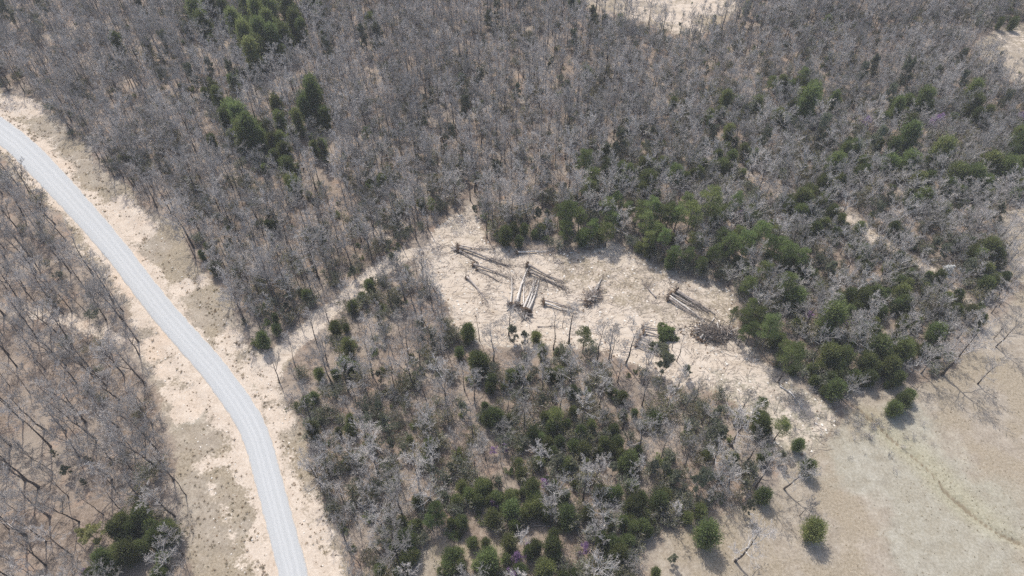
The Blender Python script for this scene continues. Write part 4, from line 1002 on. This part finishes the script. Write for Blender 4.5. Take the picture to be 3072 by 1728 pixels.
# bleached deadwood by the clearing's lower tip
for i, (x0, y0, x1, y1, l) in enumerate([(730, 20, 830, 80, "upper bleached dead branch tangle by the clearing's lower tip"), (800, 60, 900, 160, "lower bleached dead branch tangle by the clearing's lower tip")]):
    e = felled(Z(2048, 1152, x0, y0), Z(2048, 1152, x1, y1), 0.14, 400 + i, l, name="dead_branch", pale=True, ball=0, nb=11, group="bleached deadwood", branchy=1.9)
    for c in e.children:
        for k in range(len(c.data.materials)): c.data.materials[k] = M_BLEACH
    e["category"] = "dead branch"

def brush_pile(c, rx, ry, h, n, seed, label, rz=0.0):
    r = random.Random(seed); x, y = G(*c); e = empty("brush_pile", (x, y, zat(x, y)), rz)
    S = MB()
    for _ in range(n):
        u = r.gauss(0, 0.40) + 0.25 * math.sin(3 * r.random()); v = r.gauss(0, 0.42) * (1 + 0.5 * math.sin(4 * u)); k = max(0, 1 - (u * u + v * v))
        p = Vector((u * rx, v * ry, r.uniform(0.05, 0.25 + h * k)))
        d = rv(r); d.z *= 0.35; d.normalize(); L = r.uniform(0.8, 2.2) if r.random() < 0.75 else r.uniform(2.5, 5.0)
        a = p - d * L / 2; b = p + d * L / 2; a.z = max(a.z, 0.03); b.z = max(b.z, 0.03)
        rad = r.choice((0.02, 0.03, 0.045, 0.07)); m_ = p + rv(r, 0.15); m_.z = max(m_.z, 0.05)
        S.tube([a, m_, b], [rad, rad, rad * 0.4], 3, r.choice((0, 0, 1)))
    tag(link("branches", S.mesh("branches", [M_STICK, M_LOG]), e), kind="stuff")
    for i in range(7):
        d = rv(r); d.z *= 0.2; d.normalize(); p = Vector((r.uniform(-0.4, 0.4) * rx, r.uniform(-0.4, 0.4) * ry, r.uniform(0.3, h * 0.8))); L = r.uniform(2.5, 4.5)
        Tm = MB(); Tm.tube([p - d * L / 2, p + rv(r, 0.1), p + d * L / 2], [0.14, 0.12, 0.08], 6, 0, True); link("log", Tm.mesh("log", [r.choice((M_LOG, M_LOGPALE))], True), e)
    Cm = MB()
    for _ in range(int(n * 0.45)):
        u, v = r.gauss(0, 0.45), r.gauss(0, 0.45); q = Vector((u * rx, v * ry, r.uniform(0.0, 0.3 + 0.5 * h * max(0, 1 - u * u - v * v)))); s_ = r.uniform(0.08, 0.3)
        d = rv(r).normalized(); Cm.tube([q - d * s_, q, q + d * s_], [s_ * 0.3, s_ * 0.8, s_ * 0.3], 5, 0, True)
    link_ = link("soil_clods", Cm.mesh("soil_clods", [M_SOIL]), e); link_["kind"] = "stuff"
    tag(e, label, "brush pile", "brush piles in the clearing")
brush_pile(q5(1800, 1030), 5.6, 3.0, 2.0, 520, 1, "large dark brush pile at the clearing's right end", -0.2)
brush_pile(q5(2000, 1010), 3.4, 1.1, 1.0, 160, 2, "low tail of branches right of the large brush pile", 0.1)
brush_pile(q5(310, 590), 3.6, 1.9, 1.4, 300, 3, "small brush pile with a broken log standing out of it", 0.9)
brush_pile(q4(1290, 945), 1.7, 0.8, 0.6, 70, 4, "dark root heap at the foot of the central pale trunks", 0.0)
brush_pile(q4(1440, 1055), 1.5, 1.3, 0.7, 60, 5, "earthy root heap below the three leaning pale trunks", -0.6)
brush_pile(q4(570, 215), 1.1, 1.1, 0.6, 40, 6, "root heap at the head of the upper left felled fan", 0.4)

# ------------------------------------------------------------------ ground litter, brush and stones
def stick_mesh(seed, L, n, rad):
    r = random.Random(seed); m = MB()
    for _ in range(n):
        p = Vector((r.uniform(-0.8, 0.8), r.uniform(-0.8, 0.8), 0.04)); a = r.gauss(0, 0.5); d = Vector((math.cos(a), math.sin(a), 0)); l = L * r.uniform(0.4, 1.1)
        side = Vector((-d.y, d.x, 0)); q = p + d * l * 0.5 + side * r.uniform(-0.2, 0.2) * l; q.z = 0.07; e_ = p + d * l; e_.z = 0.03 + r.random() * 0.12
        m.tube([p, q, e_], [rad, rad, rad * 0.4], 3)
        if r.random() < 0.6: m.cone(q, q + (d * 0.6 + side * r.choice((-0.5, 0.5))) * l * 0.4, rad * 0.6)
    return m.mesh("sticks", [M_STICK])
STK = [stick_mesh(500 + i, (1.4, 2.2, 3.0, 1.0)[i], (4, 3, 2, 6)[i], (0.025, 0.03, 0.04, 0.02)[i]) for i in range(4)]
pts = []
while len(pts) < 1500:
    x, y = RNG.uniform(-60, 110), RNG.uniform(50, 165)
    if at(Zc, x, y) < 0.55: continue
    flow = 0.35 + 2.4 * (float(fbm(np.array(x * 0.045), np.array(y * 0.045), 171)) - 0.5)
    s = RNG.uniform(0.5, 1.15); pts.append((x, y, zat(x, y) - 0.01, 0, 0, flow + RNG.gauss(0, 0.5), s, s, s, RNG.randrange(4)))
for _ in range(6500):
    x, y = RNG.uniform(-140, 110), RNG.uniform(25, 160)
    if at(OPEN, x, y) > 0.2: continue
    s = RNG.uniform(0.6, 1.3); pts.append((x, y, zat(x, y) - 0.01, 0, 0, RNG.uniform(0, 6.28), s, s, s, RNG.randrange(4)))
scatter("stick_litter", pts, STK, "loose sticks and twigs strewn over clearing and forest floor", "debris")

def brush_mesh(seed, n, H, leaf=None, nl=0):
    r = random.Random(seed); m = MB(); tips = []
    for _ in range(n):
        a = r.uniform(0, 6.283); d = Vector((math.cos(a) * 0.6, math.sin(a) * 0.6, 1)).normalized()
        grow(m, r, Vector((r.uniform(-0.3, 0.3), r.uniform(-0.3, 0.3), -0.05)), d, H * r.uniform(0.6, 1.1), 0.02, 1, (0, 5, 4), (0, 0, 0), tips)
    if leaf: pt_on(tips, m, r, nl, 0.16, 1)
    return m.mesh("brush", [M_TWIG, leaf or M_TWIG])
BR = [brush_mesh(520, 5, 1.7), brush_mesh(521, 6, 1.3), brush_mesh(522, 6, 2.2), brush_mesh(523, 6, 1.8, M_GREYGREEN, 420), brush_mesh(524, 6, 2.0, M_OLIVE, 420), brush_mesh(525, 7, 1.2, M_CEDAR, 700)]
pts = []
for _ in range(30000):
    y = RNG.uniform(24, 290); hw = 30 + y * 0.77; x = RNG.uniform(-hw, hw)
    if not (X0 < x < X1) or at(OPEN, x, y) > 0.3: continue
    c = float(fbm(np.array(x * 0.06), np.array(y * 0.06), 191))
    px, py, _ = proj(x, y, 1)
    left = px / KO < 480 and py / KO > 450
    if RNG.random() > (0.4 if left else (0.12 + 1.1 * max(0, c - 0.38) if y < 95 else (0.25 if px < 1750 else 0.55) + 1.2 * max(0, c - 0.35))) : continue
    k = RNG.choices(range(6), ((3, 3, 2, 3.2, 2.6, 1.3) if px < 1500 else (3, 3, 2, 5.5, 3.6, 1.6)) if not left else (3, 3, 2, 0.5, 0.6, 0.2))[0]
    s = RNG.uniform(0.6, 1.5) * (1.35 if k in (3, 4) else 1.0); pts.append((x, y, zat(x, y), 0, 0, RNG.uniform(0, 6.28), s, s, s * RNG.uniform(0.7, 1.2), k))
for _ in range(220):      # scrub on the ditch bank, the clearing's tip and the eroded slope
    c = RNG.choice([(2230, 1075, 7), (2150, 1060, 6), (2060, 1030, 9), (1990, 1000, 7), (1700, 30, 22), (1800, 20, 18), (2560, 170, 14)])
    cx, cy = O(c[0], c[1]); x, y = cx + RNG.gauss(0, c[2] * 0.5), cy + RNG.gauss(0, c[2] * 0.5)
    s = RNG.uniform(0.35, 0.9); pts.append((x, y, zat(x, y), 0, 0, RNG.uniform(0, 6.28), s, s, s, RNG.choice((0, 1, 1, 4, 5) if cy > 180 else (0, 1, 1))))
scatter("undergrowth", pts, BR, "low twiggy brush and budding saplings under the woods", "undergrowth")

def tuft_mesh(seed, n, H):
    r = random.Random(seed); m = MB()
    for _ in range(n):
        a = r.uniform(0, 6.283); d = Vector((math.cos(a) * 0.7, math.sin(a) * 0.7, 1)).normalized(); p = Vector((r.uniform(-0.18, 0.18), r.uniform(-0.18, 0.18), -0.03))
        m.tri(p, d, H * r.uniform(0.6, 1.2), 0.07, spread_dir(d, 1.57, r))
    return m.mesh("tuft", [M_TUFT])
TU = [tuft_mesh(540 + i, 22, (0.28, 0.4, 0.55)[i]) for i in range(3)]
pts = []
for _ in range(60000):
    if len(pts) > 9000: break
    x, y = RNG.uniform(-170, 150), RNG.uniform(24, 210)
    v, f_ = at(Zv, x, y), at(Zf, x, y)
    if max(v, f_) < 0.5: continue
    dr = at(D_ROAD, x, y)
    if dr < 3.5: continue
    if v > 0.5:
        if float(vnoise(np.array(x * 0.5), np.array(y * 0.5), 77)) < RNG.uniform(0.3, 0.7): continue
        if RNG.random() < 0.5 * at(bright, x, y) + (0.15 if dr > 7 else 0): continue
        s = RNG.uniform(0.5, 1.25) if dr < 9 else RNG.uniform(0.4, 0.9)
    else:
        if RNG.random() > 0.25 + 0.6 * at(green, x, y): continue
        s = RNG.uniform(0.25, 0.5) 
    pts.append((x, y, zat(x, y), 0, 0, RNG.uniform(0, 6.28), s, s, s, RNG.randrange(3)))
scatter("dry_grass", pts, TU, "dry grass tufts dotted over the verges and pasture", "grass")

def stone_mesh(seed):
    r = random.Random(seed); m = MB(); ns = 7
    for i, (z, q) in enumerate(((-0.1, 0.7), (0.12, 1.0), (0.3, 0.8), (0.4, 0.3))):
        for j in range(ns):
            a = 6.283 * j / ns; k = q * r.uniform(0.75, 1.2); m.v.append(Vector((math.cos(a) * k, math.sin(a) * k * 0.75, z)))
    for i in range(3):
        for j in range(ns): m.f.append((i * ns + j, i * ns + (j + 1) % ns, (i + 1) * ns + (j + 1) % ns, (i + 1) * ns + j)); m.m.append(0)
    m.f.append(tuple(3 * ns + j for j in range(ns))); m.m.append(0)
    return m
SM = [stone_mesh(560 + i) for i in range(3)]
ST = [m.mesh("stone", [M_STONE]) for m in SM] + [m.mesh("clod", [M_SOIL]) for m in SM]
pts = []
for _ in range(40000):
    if len(pts) > 2600: break
    x, y = RNG.uniform(-170, 110), RNG.uniform(24, 210)
    v, c = at(Zv, x, y), at(Zc, x, y); dr = at(D_ROAD, x, y)
    if v > 0.6 and 3.1 < dr < 11 and RNG.random() < 0.8: s = RNG.uniform(0.05, 0.2) * RNG.uniform(0.6, 1.3); k = RNG.choice((0, 1, 2, 3, 4, 5))
    elif c > 0.4 and RNG.random() < (0.9 if c < 0.9 else 0.35): s = RNG.uniform(0.08, 0.34); k = RNG.choice((0, 1, 2, 3))
    else: continue
    pts.append((x, y, zat(x, y), 0, 0, RNG.uniform(0, 6.28), s, s, s, k))
scatter("loose_stones", pts, ST, "loose stones and dirt clods on the verges and clearing", "rubble")
write_labels()

# ------------------------------------------------------------------ thin spring haze in the air between the drone and the ground
hm = bpy.data.materials.new("haze_air"); hm.use_nodes = True
hn = hm.node_tree.nodes; hn.remove(hn["Principled BSDF"])
pv = hn.new("ShaderNodeVolumePrincipled"); pv.inputs["Color"].default_value = (0.93, 0.95, 1.0, 1); pv.inputs["Density"].default_value = 0.00027; pv.inputs["Anisotropy"].default_value = 0.0
hm.node_tree.links.new(pv.outputs[0], hn["Material Output"].inputs["Volume"])
zb, zt = float(HZ.min()) - 1.2, CAM_H + 3.0; hb = B + 10
me = bpy.data.meshes.new("haze")
me.from_pydata([(sx * hb, sy * hb, z) for z in (zb, zt) for sx, sy in ((-1, -1), (1, -1), (1, 1), (-1, 1))], [], [(3, 2, 1, 0), (4, 5, 6, 7), (0, 1, 5, 4), (1, 2, 6, 5), (2, 3, 7, 6), (3, 0, 4, 7)])
me.materials.append(hm)
tag(link("haze", me), "thin pale haze in the air over the whole woods", "haze", kind="stuff")
